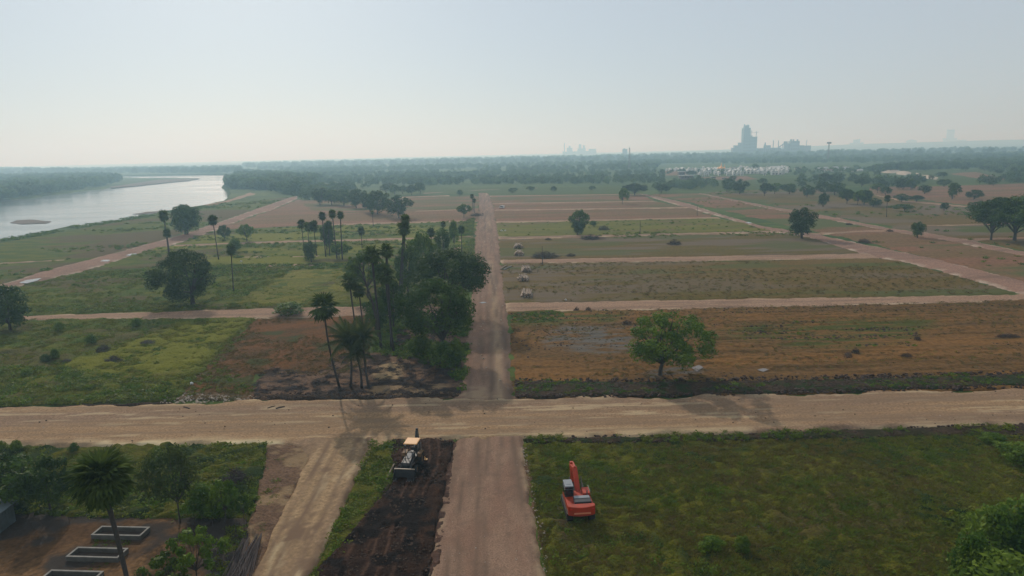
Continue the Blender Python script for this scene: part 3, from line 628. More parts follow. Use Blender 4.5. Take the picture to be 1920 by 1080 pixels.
def leaf_quads(C, N, size, rng, asp=.6):
    """quads centred at C (n,3) with normals N, random in-plane turn"""
    n = len(C); N = N / (np.linalg.norm(N, axis=1, keepdims=True) + 1e-9)
    r = rng.normal(size=(n, 3)); u = np.cross(N, r); u /= (np.linalg.norm(u, axis=1, keepdims=True) + 1e-9)
    v = np.cross(N, u); s = (size * (.6 + .8 * rng.rand(n)))[:, None]
    a = u * s; b = v * s * asp
    V = np.stack([C - a, C - b * .9, C + a, C + b * .9], 1).reshape(-1, 3)
    F = np.arange(n * 4).reshape(n, 4)
    return V, F
def crown_mesh(name, seed, lobes, leaves, size, mat, rx=.42, rz=.40, cz=.62, lobe_r=(.12, .2), fill=.15, flat=1.0, low=-.6, gap=.0):
    """crown in a unit box: 1 wide, 1 tall, base at z = 0"""
    rng = np.random.RandomState(seed); Ls = []
    ga = math.pi * (3 - math.sqrt(5))
    for i in range(lobes):
        t = (i + .5) / lobes; z = 1 - t * (1 - low); a = i * ga + rng.rand() * .9
        r = math.sqrt(max(0, 1 - min(1, abs(z)) ** 2)); q = .50 + .50 * rng.rand()
        lr = lobe_r[0] + (lobe_r[1] - lobe_r[0]) * rng.rand()
        Ls.append((r * math.cos(a) * (rx + .06 - lr * .5) * q * 1.05, r * math.sin(a) * (rx + .06 - lr * .5) * q * 1.05, cz + z * (rz - lr * .4) * (.8 + .25 * rng.rand()), lr))
    Ls = np.array(Ls); w = Ls[:, 3] ** 2; w /= w.sum()
    k = rng.choice(lobes, leaves, p=w); d = rng.normal(size=(leaves, 3)); d /= np.linalg.norm(d, axis=1, keepdims=True)
    d[:, 2] = np.where((d[:, 2] < -.3) & (rng.rand(leaves) < .5), -d[:, 2], d[:, 2])
    rr = np.where(rng.rand(leaves) < fill, rng.rand(leaves), .78 + .36 * rng.rand(leaves) ** 1.5)
    bump = .75 + .5 * vnoise(d[:, 0] * 2.3 + k * 7.1, d[:, 1] * 2.3 + d[:, 2] * 3.1 + k * 3.3, seed)
    C = Ls[k, :3] + d * (Ls[k, 3] * rr * bump)[:, None] * np.array([1, 1, flat])
    if gap > 0:
        keep = fbm(C[:, 0] * 9 + C[:, 2] * 4, C[:, 1] * 9 - C[:, 2] * 5, seed + 3, 2) > gap; C, d = C[keep], d[keep]
    N = d + rng.normal(size=d.shape) * .55
    V, F = leaf_quads(C, N, size, rng)
    V[:, 2] = np.clip(V[:, 2], .01, 1.02)
    m = mesh_np(name, V, F, mat); return m, Ls
def trunk_mesh(name, Ls, seed, thick=.022, fork=.30, n=6, lean=0.0, limbs=7):
    rng = random.Random(seed); mb = MB(); f = Vector((lean * .4, 0, fork))
    mb.tube([(0, 0, -.02), (lean * .15, 0, fork * .5), f], [thick * 1.35, thick, thick * .9], n)
    order = sorted(range(len(Ls)), key=lambda i: rng.random())[:limbs]
    for i in order:
        e = Vector(Ls[i][:3]); mid = f.lerp(e, .5) + Vector((rng.uniform(-.03, .03), rng.uniform(-.03, .03), .03))
        mb.tube([f - Vector((0, 0, .02)), mid, e], [thick * .62, thick * .40, thick * .12], 5)
        e2 = e + Vector((rng.uniform(-.08, .08), rng.uniform(-.08, .08), .06)); mb.tube([mid, e2.lerp(mid, .1)], [thick * .25, thick * .08], 4)
    return mb.mesh(name, m_bark)
VAR = {}
def variant(key, **k):
    mat = k.pop('mat', m_leafB); tk = k.pop('tk', {})
    c, Ls = crown_mesh(key + '_crown', mat=mat, **k); VAR[key] = (c, trunk_mesh(key + '_trunk', Ls, k['seed'], **tk))
variant('lone', seed=3, lobes=46, leaves=15000, size=.0155, mat=m_leafA, rx=.47, rz=.43, cz=.57, lobe_r=(.06, .12), gap=.32, low=-.85, tk=dict(thick=.022, fork=.20, limbs=16, lean=.1), fill=.1)
variant('big_round', seed=11, lobes=50, leaves=15000, size=.015, rx=.46, rz=.46, cz=.53, lobe_r=(.07, .13), low=-.95, tk=dict(thick=.03, fork=.25))
variant('grove_big', seed=5, lobes=50, leaves=15000, size=.0145, rx=.46, rz=.36, cz=.62, lobe_r=(.07, .14), low=-.6, tk=dict(thick=.02, fork=.3, limbs=18))
variant('grove_front', seed=8, lobes=46, leaves=13000, size=.016, mat=m_leafB, rx=.45, rz=.38, cz=.6, lobe_r=(.07, .14), low=-.7, tk=dict(thick=.018, fork=.25, limbs=16))
variant('mid_round', seed=21, lobes=22, leaves=4200, size=.028, rx=.45, rz=.45, cz=.52, lobe_r=(.09, .17), low=-.9, tk=dict(thick=.025, fork=.2))
variant('mid_round_b', seed=22, lobes=18, leaves=3800, size=.030, mat=m_leafB, rx=.45, rz=.44, cz=.52, lobe_r=(.09, .19), low=-.85, tk=dict(thick=.025, fork=.25))
variant('umbrella', seed=31, lobes=34, leaves=8000, size=.022, rx=.46, rz=.36, cz=.61, lobe_r=(.08, .15), low=-.7, flat=.85, tk=dict(thick=.02, fork=.18, limbs=12))
variant('loose', seed=41, lobes=16, leaves=2600, size=.032, mat=m_leafA, rx=.42, rz=.38, cz=.60, lobe_r=(.08, .16), low=-.7, tk=dict(thick=.018, fork=.25, limbs=12))
variant('tall', seed=51, lobes=20, leaves=4000, size=.028, rx=.40, rz=.44, cz=.54, lobe_r=(.1, .2), low=-.95, tk=dict(thick=.03, fork=.2))
variant('bush', seed=61, lobes=16, leaves=2600, size=.035, mat=m_leafA, rx=.44, rz=.42, cz=.45, lobe_r=(.12, .22), low=-.8, tk=dict(thick=.02, fork=.15))
variant('far', seed=71, lobes=12, leaves=900, size=.055, rx=.44, rz=.42, cz=.54, lobe_r=(.14, .22), low=-.8, tk=dict(thick=.03, fork=.15, n=4, limbs=3))
variant('sapling', seed=81, lobes=18, leaves=2600, size=.028, mat=m_leafA, rx=.44, rz=.34, cz=.64, lobe_r=(.06, .12), low=-.7, tk=dict(thick=.012, fork=.35, limbs=16), gap=.35)
variant('airy', seed=91, lobes=30, leaves=4500, size=.020, mat=m_leafY, rx=.44, rz=.36, cz=.62, lobe_r=(.07, .13), low=-.7, tk=dict(thick=.012, fork=.3, limbs=16), gap=.3)

TREE_N = [0]
def tree(var, bx, by, xl, xr, yt, label, group=None, name='tree', cat='tree', depth=1.0, base_x=None):
    """stands where (bx, by) falls on the ground; crown from xl to xr, top at yt"""
    b = P(bx, by); s = scale_at(b); w = (xr - xl) * s; h = at_y(bx, yt, b.y).z
    cx = at_y((xl + xr) / 2, by, b.y).x
    TREE_N[0] += 1; r = random.Random(TREE_N[0] * 7 + 1)
    off = cx - b.x
    t = empty(name, (b.x, b.y, 0.0), label, cat, group)
    c = link('crown', VAR[var][0], t, (off, 0, 0)); a = r.uniform(0, 6.28)
    if var in ('lone', 'grove_big', 'grove_front', 'big_round'): a = 0.6
    c.rotation_euler = (0, 0, a); c.scale = (w, w * depth, h)
    k = link('trunk', VAR[var][1], t, (off * .0, 0, 0)); k.rotation_euler = (0, 0, a); k.scale = (w, w * depth, h)
    if abs(off) > .15 * w:
        k.location = (off * .3, 0, 0)
    return t

# ---- palmyra palms -----------------------------------------------------
def fan_mesh(name, seed, seg=16, mat=None, rad=1.0, pet=1.0, droop=.25):
    rng = random.Random(seed); mb = MB()
    mb.tube([(0, 0, 0), (0, pet * .5, .06), (0, pet, .05)], [.035, .028, .02], 3, False)
    c = Vector((0, pet * .92, .05)); V = [c]; F = []
    A0, A1 = -2.3, 2.3
    for i in range(seg + 1):
        a = A0 + (A1 - A0) * i / seg
        r = rad * (.62 + .1 * math.cos(a)); V.append(c + Vector((math.sin(a) * r, math.cos(a) * r, (.05 if i % 2 else -.05) - droop * .35)))
    for i in range(seg):
        a = A0 + (A1 - A0) * (i + .5) / seg; r = rad * (1.0 + .15 * math.cos(a) + rng.uniform(-.1, .08))
        V.append(c + Vector((math.sin(a) * r, math.cos(a) * r, -droop * (.8 + rng.random() * .5))))
        F.append((0, 1 + i, 2 + i)); F.append((1 + i, seg + 2 + i, 2 + i))
    mb.add(V, F); return mb.mesh(name, mat)
FAN = [fan_mesh('fan_frond', k, 16, m_palmleaf, 1.0, 1.0, .2 + .12 * k) for k in range(3)]
DEADFAN = fan_mesh('dead_frond', 9, 10, m_deadleaf, .8, .7, .5)
FANS = [fan_mesh('fan_frond_small', k + 20, 9, m_palmleaf, 1.05, .8, .25) for k in range(2)]
def merged(name, items, mats):
    """join placed meshes into one (for far crowns)"""
    V, F, M = [], [], []; b = 0
    for me, mt, mi in items:
        vs = [mt @ v.co for v in me.vertices]; V += vs
        for p in me.polygons: F.append(tuple(b + i for i in p.vertices)); M.append(mi)
        b += len(vs)
    m = mesh_from(name, V, F)
    for x in mats: m.materials.append(x)
    m.polygons.foreach_set('material_index', M); return m
def frond_layout(n, seed, dead=6):
    r = random.Random(seed); out = []; ga = 2.39996
    for i in range(n):
        t = i / (n - 1); el = R(84) - t ** .85 * R(150) + r.uniform(-.12, .12); out.append((i * ga + r.uniform(-.25, .25), el, r.uniform(.88, 1.1), False))
    for i in range(dead): out.append((i * ga * 1.7 + r.random(), R(-68) + r.uniform(-.15, .12), r.uniform(.8, 1.05), True))
    return out
def frond_matrix(az, el, s): return Matrix.Rotation(az, 4, 'Z') @ Matrix.Rotation(el, 4, 'X') @ Matrix.Scale(s, 4)
def palm_crown_far(seed):
    it = []
    for az, el, s, dead in frond_layout(26, seed, 5):
        it.append((DEADFAN if dead else FANS[0], frond_matrix(az, el, s), 1 if dead else 0))
    return merged('palm_crown', it, [m_palmleaf, m_deadleaf])
PCROWN = [palm_crown_far(k) for k in range(3)]
def palm(bx, by, cx, cy, wpx, label, group='palmyra palms', near=False, bend=None, nfr=30, seed=1, hang=0, base=None):
    b = P(bx, by) if base is None else Vector(base); top = at_y(cx, cy, b.y); s = scale_at(top); R_ = wpx * s / 2 / 1.95
    t = empty('palm_tree', (b.x, b.y, 0), label, 'palm tree', group)
    d = top - b; pts = []; bend = bend or 0.0
    for i in range(7):
        u = i / 6; q = Vector((d.x * u, d.y * u, d.z * u)); q.x += bend * d.z * math.sin(math.pi * u) ; pts.append(q)
    tr = max(.13, .012 * d.z); tr = min(tr, .24)
    pts[0].z = -.1
    MB().tube(pts, [tr * 1.5, tr * 1.15, tr, tr * .9, tr * .9, tr * .95, tr * 1.1], 8).build('trunk', m_palmbark, t, smooth_=True)
    if near:
        for az, el, sc, dead in frond_layout(nfr, seed, 9):
            f = link('frond', DEADFAN if dead else random.Random(int(az * 100)).choice(FAN), t)
            f.matrix_parent_inverse = Matrix(); f.matrix_local = Matrix.Translation(d) @ frond_matrix(az, el, sc * R_)
    else:
        c = link('crown', PCROWN[seed % 3], t, d); c.scale = (R_, R_, R_ * 1.0); c.rotation_euler = (0, 0, seed * 1.3)
        if hang:
            mb = MB(); r = random.Random(seed)
            for i in range(34):
                a = r.uniform(0, 6.28); rr = R_ * r.uniform(.3, .85); z0 = -r.uniform(.2, 1) * hang * d.z
                mb.tube([(math.cos(a) * rr * .5, math.sin(a) * rr * .5, z0), (math.cos(a) * rr, math.sin(a) * rr, z0 - R_ * .9)], [.10, .22], 4)
            link('dead_frond_skirt', mb.mesh('dead_frond_skirt', m_palmleaf), t, d)
    return t
# ---- coconut palms -------------------------------------------------------
def coco_frond(name, seed, L=3.6, arch=.9, mat=None):
    r = random.Random(seed); mb = MB(); n = 14; pts = []
    for i in range(n + 1):
        u = i / n; pts.append(Vector((0, L * (u - .12 * u * u), arch * (u * .9 - 1.75 * u * u))))
    mb.tube([pts[0], pts[4], pts[8], pts[n]], [.05, .035, .022, .008], 3, False)
    V = []; F = []
    for i in range(1, n * 2 + 1):
        u = i / (n * 2 + .5); k = u * n; i0 = min(n - 1, int(k)); p = pts[i0].lerp(pts[i0 + 1], k - i0)
        ln = L * .26 * (math.sin(math.pi * min(1, u * .85 + .15)) + .12)
        for sd in (-1, 1):
            e = p + Vector((sd * ln * .80, ln * .35 + r.uniform(-.05, .05), -ln * (.45 + .3 * r.random())))
            b0 = len(V); V += [p + Vector((0, -.05, 0)), p + Vector((0, .06, 0)), e]; F.append((b0, b0 + 1, b0 + 2))
    mb.add(V, F); return mb.mesh(name, mat or m_coco)
CO = [coco_frond('coconut_frond', k, 3.6, a) for k, a in enumerate((.5, 1.0, 1.5))]
def coconut(bx, by, cx, cy, Lpx, label, seed=1, n=22, group='coconut palms', base=None):
    b = P(bx, by) if base is None else Vector(base); top = at_y(cx, cy, b.y); s = scale_at(top) * Lpx / 3.4
    t = empty('coconut_palm', (b.x, b.y, 0), label, 'palm tree', group); d = top - b
    pts = [Vector((d.x * u, d.y * u, d.z * u)) + Vector((0.25 * math.sin(math.pi * u) * (1 if seed % 2 else -1), 0, 0)) for u in (0, .25, .5, .75, 1)]; pts[0].z = -.1
    MB().tube(pts, [.24, .17, .15, .13, .13], 8).build('trunk', m_palmbark, t, smooth_=True)
    r = random.Random(seed)
    for i in range(n):
        u = i / (n - 1); el = R(78) - u * R(105) + r.uniform(-.1, .1); az = i * 2.39996 + seed
        f = link('frond', CO[min(2, int(u * 3))], t); f.matrix_local = Matrix.Translation(d) @ frond_matrix(az, el, s * r.uniform(.85, 1.1))
    return t

# ---- foreground --------------------------------------------------------
tree('lone', 1237, 704, 1176, 1336, 586, 'lone bright green tree standing in the brown field right of the main road')
tree('big_round', 362, 572, 291, 409, 468, 'big round dark tree beside the left side road')
tree('mid_round', 20, 622, -35, 63, 532, 'dark tree cut by the left edge of the picture, above the green field', depth=1.0)
tree('grove_big', 845, 595, 768, 922, 468, 'widest tree of the roadside grove, its branches hanging over the main road')
tree('grove_front', 832, 672, 748, 895, 525, 'front tree of the roadside grove, on the weedy verge nearest the crossroad')
tree('mid_round', 738, 615, 705, 768, 520, 'dark ivy-clad tree in the middle of the roadside grove')
tree('tall', 705, 625, 680, 735, 555, 'narrow dark tree at the left side of the roadside grove, behind the coconut palms')
tree('mid_round_b', 765, 550, 735, 800, 462, 'dense tree at the back of the roadside grove, under the tallest palm')
tree('loose', 792, 525, 765, 822, 435, 'narrow tree standing right behind the tallest palm of the grove')
tree('loose', 690, 560, 645, 735, 470, 'thin-leaved tree on the back left of the roadside grove')
tree('loose', 832, 490, 814, 848, 428, 'slim ivy-covered tree near the main road, between two palms')
tree('loose', 852, 470, 842, 862, 412, 'small thin tree beside the main road past the grove')
tree('mid_round', 352, 440, 320, 376, 382, 'round tree beyond the river road, right of the leftmost palm')
tree('tall', 345, 440, 330, 378, 384, 'dark tree growing against the round tree beyond the river road')
tree('mid_round', 421, 448, 409, 433, 421, 'small round tree right of the palm by the river road')
tree('loose', 463, 452, 445, 478, 420, 'loose small tree in the green field past the river road')
tree('bush', 441, 472, 428, 456, 445, 'dark shrub behind the single palm, left of the side road', name='shrub', cat='shrub')
tree('tall', 584, 492, 567, 598, 452, 'dark bush at the foot of the three leftmost palms of the palm row', name='shrub', cat='shrub')
tree('tall', 613, 468, 600, 632, 418, 'ivy-clad tree wrapped round a palm of the palm row')
tree('loose', 636, 485, 620, 660, 455, 'low loose tree at the foot of the tallest palm pair')
tree('loose', 870, 408, 856, 886, 382, 'leaning tree left of the far main road')
tree('far', 862, 368, 856, 868, 356, 'tiny round tree left of the far end of the main road')
for i, (bx, by, xl, xr, yt, lb) in enumerate([
    (708, 402, 682, 734, 356, 'tallest tree of the far dark grove, seen over the palm row'),
    (748, 409, 722, 773, 366, 'rightmost round tree of the far dark grove'),
    (694, 398, 676, 708, 362, 'dark tree in the middle right of the far grove'),
    (600, 384, 583, 622, 352, 'leftmost tree of the far dark grove'),
    (622, 384, 606, 644, 354, 'second tree from the left in the far dark grove'),
    (645, 386, 628, 664, 355, 'round tree near the centre of the far dark grove'),
    (668, 390, 652, 690, 353, 'central dark tree of the far grove'),
    (724, 362, 712, 742, 344, 'tree behind the far grove, leftmost of a small clump'),
    (740, 364, 728, 754, 346, 'low tree behind the far grove, second of a small clump'),
    (755, 363, 746, 766, 348, 'small tree behind the far grove, third of a small clump'),
    (772, 365, 760, 784, 347, 'tree behind the far grove, fourth of a small clump'),
    (788, 363, 776, 799, 342, 'rightmost tree of the small clump behind the far grove')]):
    tree(('mid_round', 'mid_round_b')[i % 2] if i < 7 else 'far', bx, by, xl, xr, yt, lb, 'far grove left of the main road')
# ---- right half ------------------------------------------------------------
tree('loose', 1084, 440, 1067, 1106, 393, 'dark leafy tree on the yellow green field, first large one right of the main road')
tree('tall', 1082, 441, 1070, 1100, 415, 'ivy bush at the foot of the tree on the yellow green field', name='shrub', cat='shrub')
tree('bush', 1113, 424, 1104, 1120, 413, 'dark shrub beside a brush pile on the yellow green field', name='shrub', cat='shrub')
tree('loose', 1167, 383, 1158, 1182, 352, 'slim tree in front of the flat-topped clump at the end of the diagonal road')
tree('umbrella', 1190, 366, 1165, 1212, 344, 'flat-topped clump of trees at the far end of the diagonal road')
tree('far', 1240, 362, 1229, 1254, 345, 'small round tree just right of the far end of the diagonal road')
tree('tall', 1503, 447, 1472, 1532, 390, 'large green tree beside the diagonal road junction')
tree('tall', 1543, 388, 1531, 1555, 362, 'small pear-shaped tree standing alone in the patchy field')
tree('tall', 1720, 446, 1706, 1735, 416, 'bright green round tree between the two diagonal roads')
tree('umbrella', 1858, 450, 1818, 1905, 372, 'left one of the two big spreading trees at the right edge')
tree('umbrella', 1902, 451, 1850, 1985, 366, 'right one of the two big spreading trees, cut by the right edge')
tree('mid_round', 1835, 405, 1815, 1855, 376, 'lower round tree behind the two big spreading trees')
RT = [(1363, 360, 1351, 1378, 333), (1387, 364, 1373, 1403, 336), (1433, 368, 1422, 1450, 343), (1452, 364, 1440, 1470, 343), (1480, 364, 1468, 1495, 343), (1513, 370, 1500, 1527, 347), (1546, 344, 1530, 1560, 325),
      (1572, 345, 1560, 1580, 330), (1545, 364, 1528, 1560, 340), (1563, 366, 1552, 1584, 341), (1588, 382, 1571, 1602, 354), (1608, 384, 1597, 1625, 356), (1620, 384, 1610, 1636, 355), (1637, 388, 1624, 1652, 371),
      (1616, 350, 1600, 1628, 335), (1645, 362, 1632, 1658, 343), (1693, 355, 1675, 1706, 334), (1708, 356, 1697, 1722, 335), (1733, 364, 1722, 1746, 347), (1785, 374, 1776, 1800, 343), (1826, 374, 1812, 1842, 355),
      (1690, 379, 1678, 1703, 363), (1718, 379, 1706, 1732, 366), (1696, 396, 1672, 1712, 382), (1770, 396, 1762, 1778, 380), (1862, 348, 1852, 1870, 337), (1810, 320, 1800, 1816, 311), (1846, 320, 1838, 1858, 311),
      (1768, 333, 1756, 1776, 322), (1770, 350, 1756, 1780, 336), (1660, 366, 1650, 1672, 350), (1300, 348, 1286, 1308, 336), (1260, 350, 1250, 1272, 338), (1276, 349, 1268, 1286, 339), (1241, 330, 1234, 1248, 317),
      (1295, 330, 1285, 1306, 320), (1416, 318, 1408, 1424, 307), (1430, 345, 1420, 1440, 334), (1372, 340, 1366, 1380, 330), (1310, 344, 1304, 1316, 328), (960, 362, 952, 970, 352), (1037, 360, 1031, 1045, 349), (1110, 357, 1103, 1118, 348), (995, 358, 986, 1004, 349)]
marks = ['left of the row before the settlement', 'right of the pair before the settlement']
for i, (bx, by, xl, xr, yt) in enumerate(RT):
    side = 'right' if bx > 1500 else 'middle'
    near_ = 'behind the two big spreading trees' if bx > 1790 else 'near the reddish far field' if bx > 1640 else 'between the settlement and the diagonal roads' if bx > 1500 else 'below the white settlement' if bx > 1220 else 'at the edge of the far meadow right of the main road'
    kind_ = ['rounded', 'low broad', 'tall dense', 'ragged'][i % 4]
    v = ('mid_round', 'mid_round_b', 'umbrella', 'loose')[i % 4] if (xr - xl) > 24 else 'far'
    same = [j for j, q in enumerate(RT) if (abs(q[0] - bx) < 400)]
    rank = sorted([q[0] for q in RT]).index(bx) + 1
    tree(v, bx, by, xl, xr, yt, 'TREE_%d' % i, 'scattered trees in the far fields on the right')
    o_ = [o for o in scene.objects if o.get('label') == 'TREE_%d' % i][0]; o_['label'] = '%s dark tree %s, %s' % (kind_, near_, 'LBL%d' % i)
# unique wording: each says where it stands relative to things one can find
WHERE = ['left one of the dark pair below the golden spire', 'right one of the dark pair below the golden spire', 'left one of three merged crowns before the pale building', 'middle one of three merged crowns before the pale building', 'right one of three merged crowns before the pale building', 'standing alone right of the three merged crowns', 'topmost of the cluster left of the pear-shaped tree', 'small crown touching the topmost cluster left of the rubble heaps',
         'left of two wide crowns above the pear-shaped tree', 'right of two wide crowns above the pear-shaped tree', 'left of the long clump above the diagonal road', 'second crown of the long clump above the diagonal road', 'third crown of the long clump above the diagonal road', 'low right end of the long clump above the diagonal road',
         'small crown between the wide crowns and the rubble heaps', 'light crown right of the small dark pair', 'left half of the double crown on the reddish field edge', 'right half of the double crown on the reddish field edge', 'small crown right of the double crown on the reddish field', 'tall crown with two tiers in the reddish field', 'lens-shaped crown alone in the reddish field',
         'right of the slim far palm', 'second right of the slim far palm', 'low thicket at the foot of the slim far palm', 'tiny round crown under the two-tier tree', 'on the upper right border of the reddish field', 'left of the red track scar on the slope', 'right of the red track scar on the slope',
         'beside the lowest pale rubble heap', 'below the lowest pale rubble heap', 'at the left border of the reddish field', 'right of the brown flat-roofed building', 'left of the brown flat-roofed building', 'just under the brown flat-roofed building', 'left end of the white settlement',
         'touching the roof of the brown flat-roofed building', 'highest one behind the white settlement', 'before the parked white vehicle', 'small one under the settlement clearing', 'thin one below the brown building', 'first right of the far road end', 'third right of the far road end', 'last in the row right of the far road end', 'second right of the far road end']
for i, wtxt in enumerate(WHERE):
    o_ = [o for o in scene.objects if str(o.get('label', '')).endswith('LBL%d' % i)][0]
    o_['label'] = ('%s tree, ' % ['rounded dark', 'low broad', 'dense dark', 'ragged'][i % 4]) + wtxt

# ---- foreground bottom ---------------------------------------------------------
for (bx, by, xl, xr, yt, v, lb) in [
    (30, 955, -50, 85, 862, 'mid_round_b', 'leafy dark tree behind the grey shed'),
    (95, 960, 55, 140, 855, 'mid_round', 'dark tree between the shed tree and the big palmyra palm'),
    (-60, 960, -140, 20, 850, 'mid_round', 'dense tree half outside the left edge, above the shed'),
    (338, 982, 268, 384, 840, 'airy', 'airy yellow green tree with a thin trunk right of the big palmyra palm'),
    (372, 1105, 316, 428, 997, 'sapling', 'small big-leaved tree at the bottom edge beside the concrete basins'),
    (325, 1125, 262, 370, 1045, 'sapling', 'young tree cut by the bottom edge, left of the small big-leaved tree'),
    (425, 985, 395, 455, 900, 'sapling', 'slim young tree left of the pale stick stack'),
    (458, 978, 440, 475, 930, 'sapling', 'sapling at the yard corner beside the dirt verge')]:
    tree(v, bx, by, xl, xr, yt, lb)
for (bx, by, xl, xr, yt, lb) in [
    (385, 968, 345, 420, 905, 'leafy bush at the foot of the airy tree, on the yard edge'),
    (412, 970, 385, 450, 915, 'bright green bush before the grey brush heap'),
    (15, 850, -8, 18, 826, 'small bush on the crossroad edge, at the left edge'), (30, 850, 20, 45, 824, 'second small bush on the crossroad edge from the left'),
    (138, 850, 130, 150, 829, 'single tuft bush on the crossroad edge above the palmyra crown'), (110, 622, 101, 122, 602, 'dark shrub right of the tree at the left edge'),
    (172, 646, 160, 184, 626, 'dark round shrub in the middle of the left green field'), (256, 614, 244, 268, 595, 'dark shrub just below the left side road'),
    (88, 680, 76, 98, 663, 'left one of the paired shrubs in the left green field'), (104, 676, 96, 114, 652, 'right one of the paired shrubs in the left green field'),
    (50, 704, 38, 64, 690, 'low shrub at the left in the green field'), (545, 590, 510, 575, 566, 'low yellowish bush heap on the side road edge'),
    (825, 690, 795, 870, 640, 'bright weedy bush under the front grove tree'), (785, 668, 760, 815, 625, 'dense bush left of the front grove tree trunk'), (855, 690, 840, 872, 630, 'dark bush on the main road edge under the grove'),
    (1815, 1110, 1775, 1860, 995, 'leafy bush thicket at the lower right, leftmost crown'), (1855, 1060, 1805, 1915, 948, 'tallest crown of the lower right thicket'), (1910, 1060, 1860, 1990, 930, 'crown of the lower right thicket cut by the right edge'), (1870, 1160, 1800, 1990, 1040, 'lowest bush of the lower right thicket'),
    (1900, 870, 1870, 1960, 830, 'bush at the right edge below the soil ridge'), (1855, 832, 1835, 1890, 812, 'low bush on the right end of the soil ridge'),
    (1335, 1030, 1312, 1360, 1006, 'dark low bush in the near green field'), (1390, 1035, 1372, 1410, 1005, 'pale green bush beside the dark low bush in the near field')]:
    b_ = tree('bush', bx, by, xl, xr, yt, lb, name='bush', cat='bush')

# ---- palms --------------------------------------------------------------------
palm(637, 727, 607, 575, 62, 'tall palm with a curved trunk, nearest the crossroad', near=True, bend=-.03, seed=2, nfr=26)
palm(235, 1262, 190, 898, 118, 'largest palmyra palm, its trunk crossing the concrete basins', near=True, seed=3, nfr=64, base=(P(275, 1250).x - .2, P(275, 1250).y, 0), bend=.015)
palm(672, 655, 655, 528, 40, 'palm with a full crown on the left of the grove', near=True, seed=4, nfr=24)
palm(685, 652, 673, 545, 34, 'thinner palm right beside the full-crowned one', seed=5)
palm(748, 560, 757, 428, 34, 'tallest palm of the grove, shaggy with dead fronds', seed=6, hang=.45)
palm(752, 560, 760, 412, 26, 'upper crown rising over the shaggy tall palm', seed=7)
palm(715, 655, 697, 478, 42, 'high palm above the thin-leaved tree', near=True, seed=8, nfr=22)
palm(735, 655, 724, 470, 34, 'high palm just right of the twin above the thin-leaved tree', near=True, seed=9, nfr=22)
palm(738, 660, 722, 515, 44, 'palm with hanging pale fronds in the middle of the grove', near=True, seed=10, nfr=24)
palm(810, 488, 808, 436, 22, 'palm behind the grove, left of the slim ivy-covered tree', seed=11)
palm(830, 470, 831, 420, 14, 'thin palm rising from the slim ivy-covered tree', seed=12)
palm(866, 474, 865, 430, 19, 'lone palm close to the left edge of the main road', seed=13)
palm(887, 398, 885, 368, 11, 'far palm beside the main road', seed=14)
palm(890, 399, 889, 376, 10, 'lower far palm behind its taller neighbour by the main road', seed=15)
palm(317, 480, 307, 404, 27, 'leftmost tall palm near the river road', seed=16)
palm(319, 481, 313, 437, 21, 'shorter palm sharing the foot of the leftmost tall palm', seed=17)
palm(410, 487, 399, 413, 25, 'palm standing in the middle of the river road view', seed=18)
palm(438, 548, 433, 468, 26, 'palm alone right of the big round dark tree', seed=19)
palm(571, 475, 565, 420, 22, 'first palm of the palm row from the left', seed=20)
palm(580, 478, 577, 425, 22, 'second palm of the palm row from the left', seed=21)
palm(594, 480, 588, 424, 26, 'third palm of the palm row, with the broadest crown', seed=22)
palm(611, 482, 604, 405, 20, 'fourth palm of the palm row, with a drooping crown', seed=23)
palm(618, 480, 616, 421, 18, 'low palm between the fourth and fifth of the row', seed=24)
palm(632, 485, 623, 401, 21, 'highest palm of the palm row', seed=25)
palm(642, 487, 638, 403, 19, 'last palm of the palm row, right of the highest', seed=26)
palm(679, 466, 677, 433, 20, 'single palm in the green field between the row and the grove', seed=27)
palm(700, 425, 698, 398, 9, 'thin far palm in front of the far dark grove', seed=28)
palm(1662, 407, 1664, 372, 16, 'slim far palm among the trees on the right', seed=29)
palm(1787, 372, 1786, 347, 11, 'far palm behind the two-tier tree on the right', seed=30)
coconut(657, 727, 655, 640, 52, 'coconut palm with long spreading fronds beside the curved-trunk palm', 1, 26)
coconut(692, 729, 682, 632, 44, 'second coconut palm, more upright, right of the first', 2, 22)
coconut(678, 728, 668, 665, 38, 'shortest coconut palm between the other two', 3, 18)

# ---- bare leaning limbs --------------------------------------------------------
b = P(712, 635); mb = MB(); t_ = empty('bare_tree', (b.x, b.y, 0), 'leaning bare tree with dark forked limbs in the grove', 'tree')
top = at_y(672, 495, b.y) - b; mb.tube([(0, 0, 0), (top.x * .25, 0, top.z * .45), (top.x * .75, 0, top.z * .85), top], [.32, .24, .14, .05], 7).build('trunk', m_bark, t_)
for q in range(5):
    r_ = random.Random(q); u = .4 + q * .12; s0 = Vector((top.x * u * .85, 0, top.z * u)); e = s0 + Vector((r_.uniform(-2.4, 1.5), r_.uniform(-1, 1), r_.uniform(1, 2.6)))
    MB().tube([s0, s0.lerp(e, .5) + Vector((0, 0, .3)), e], [.12, .08, .03], 5).build('limb', m_bark, t_)
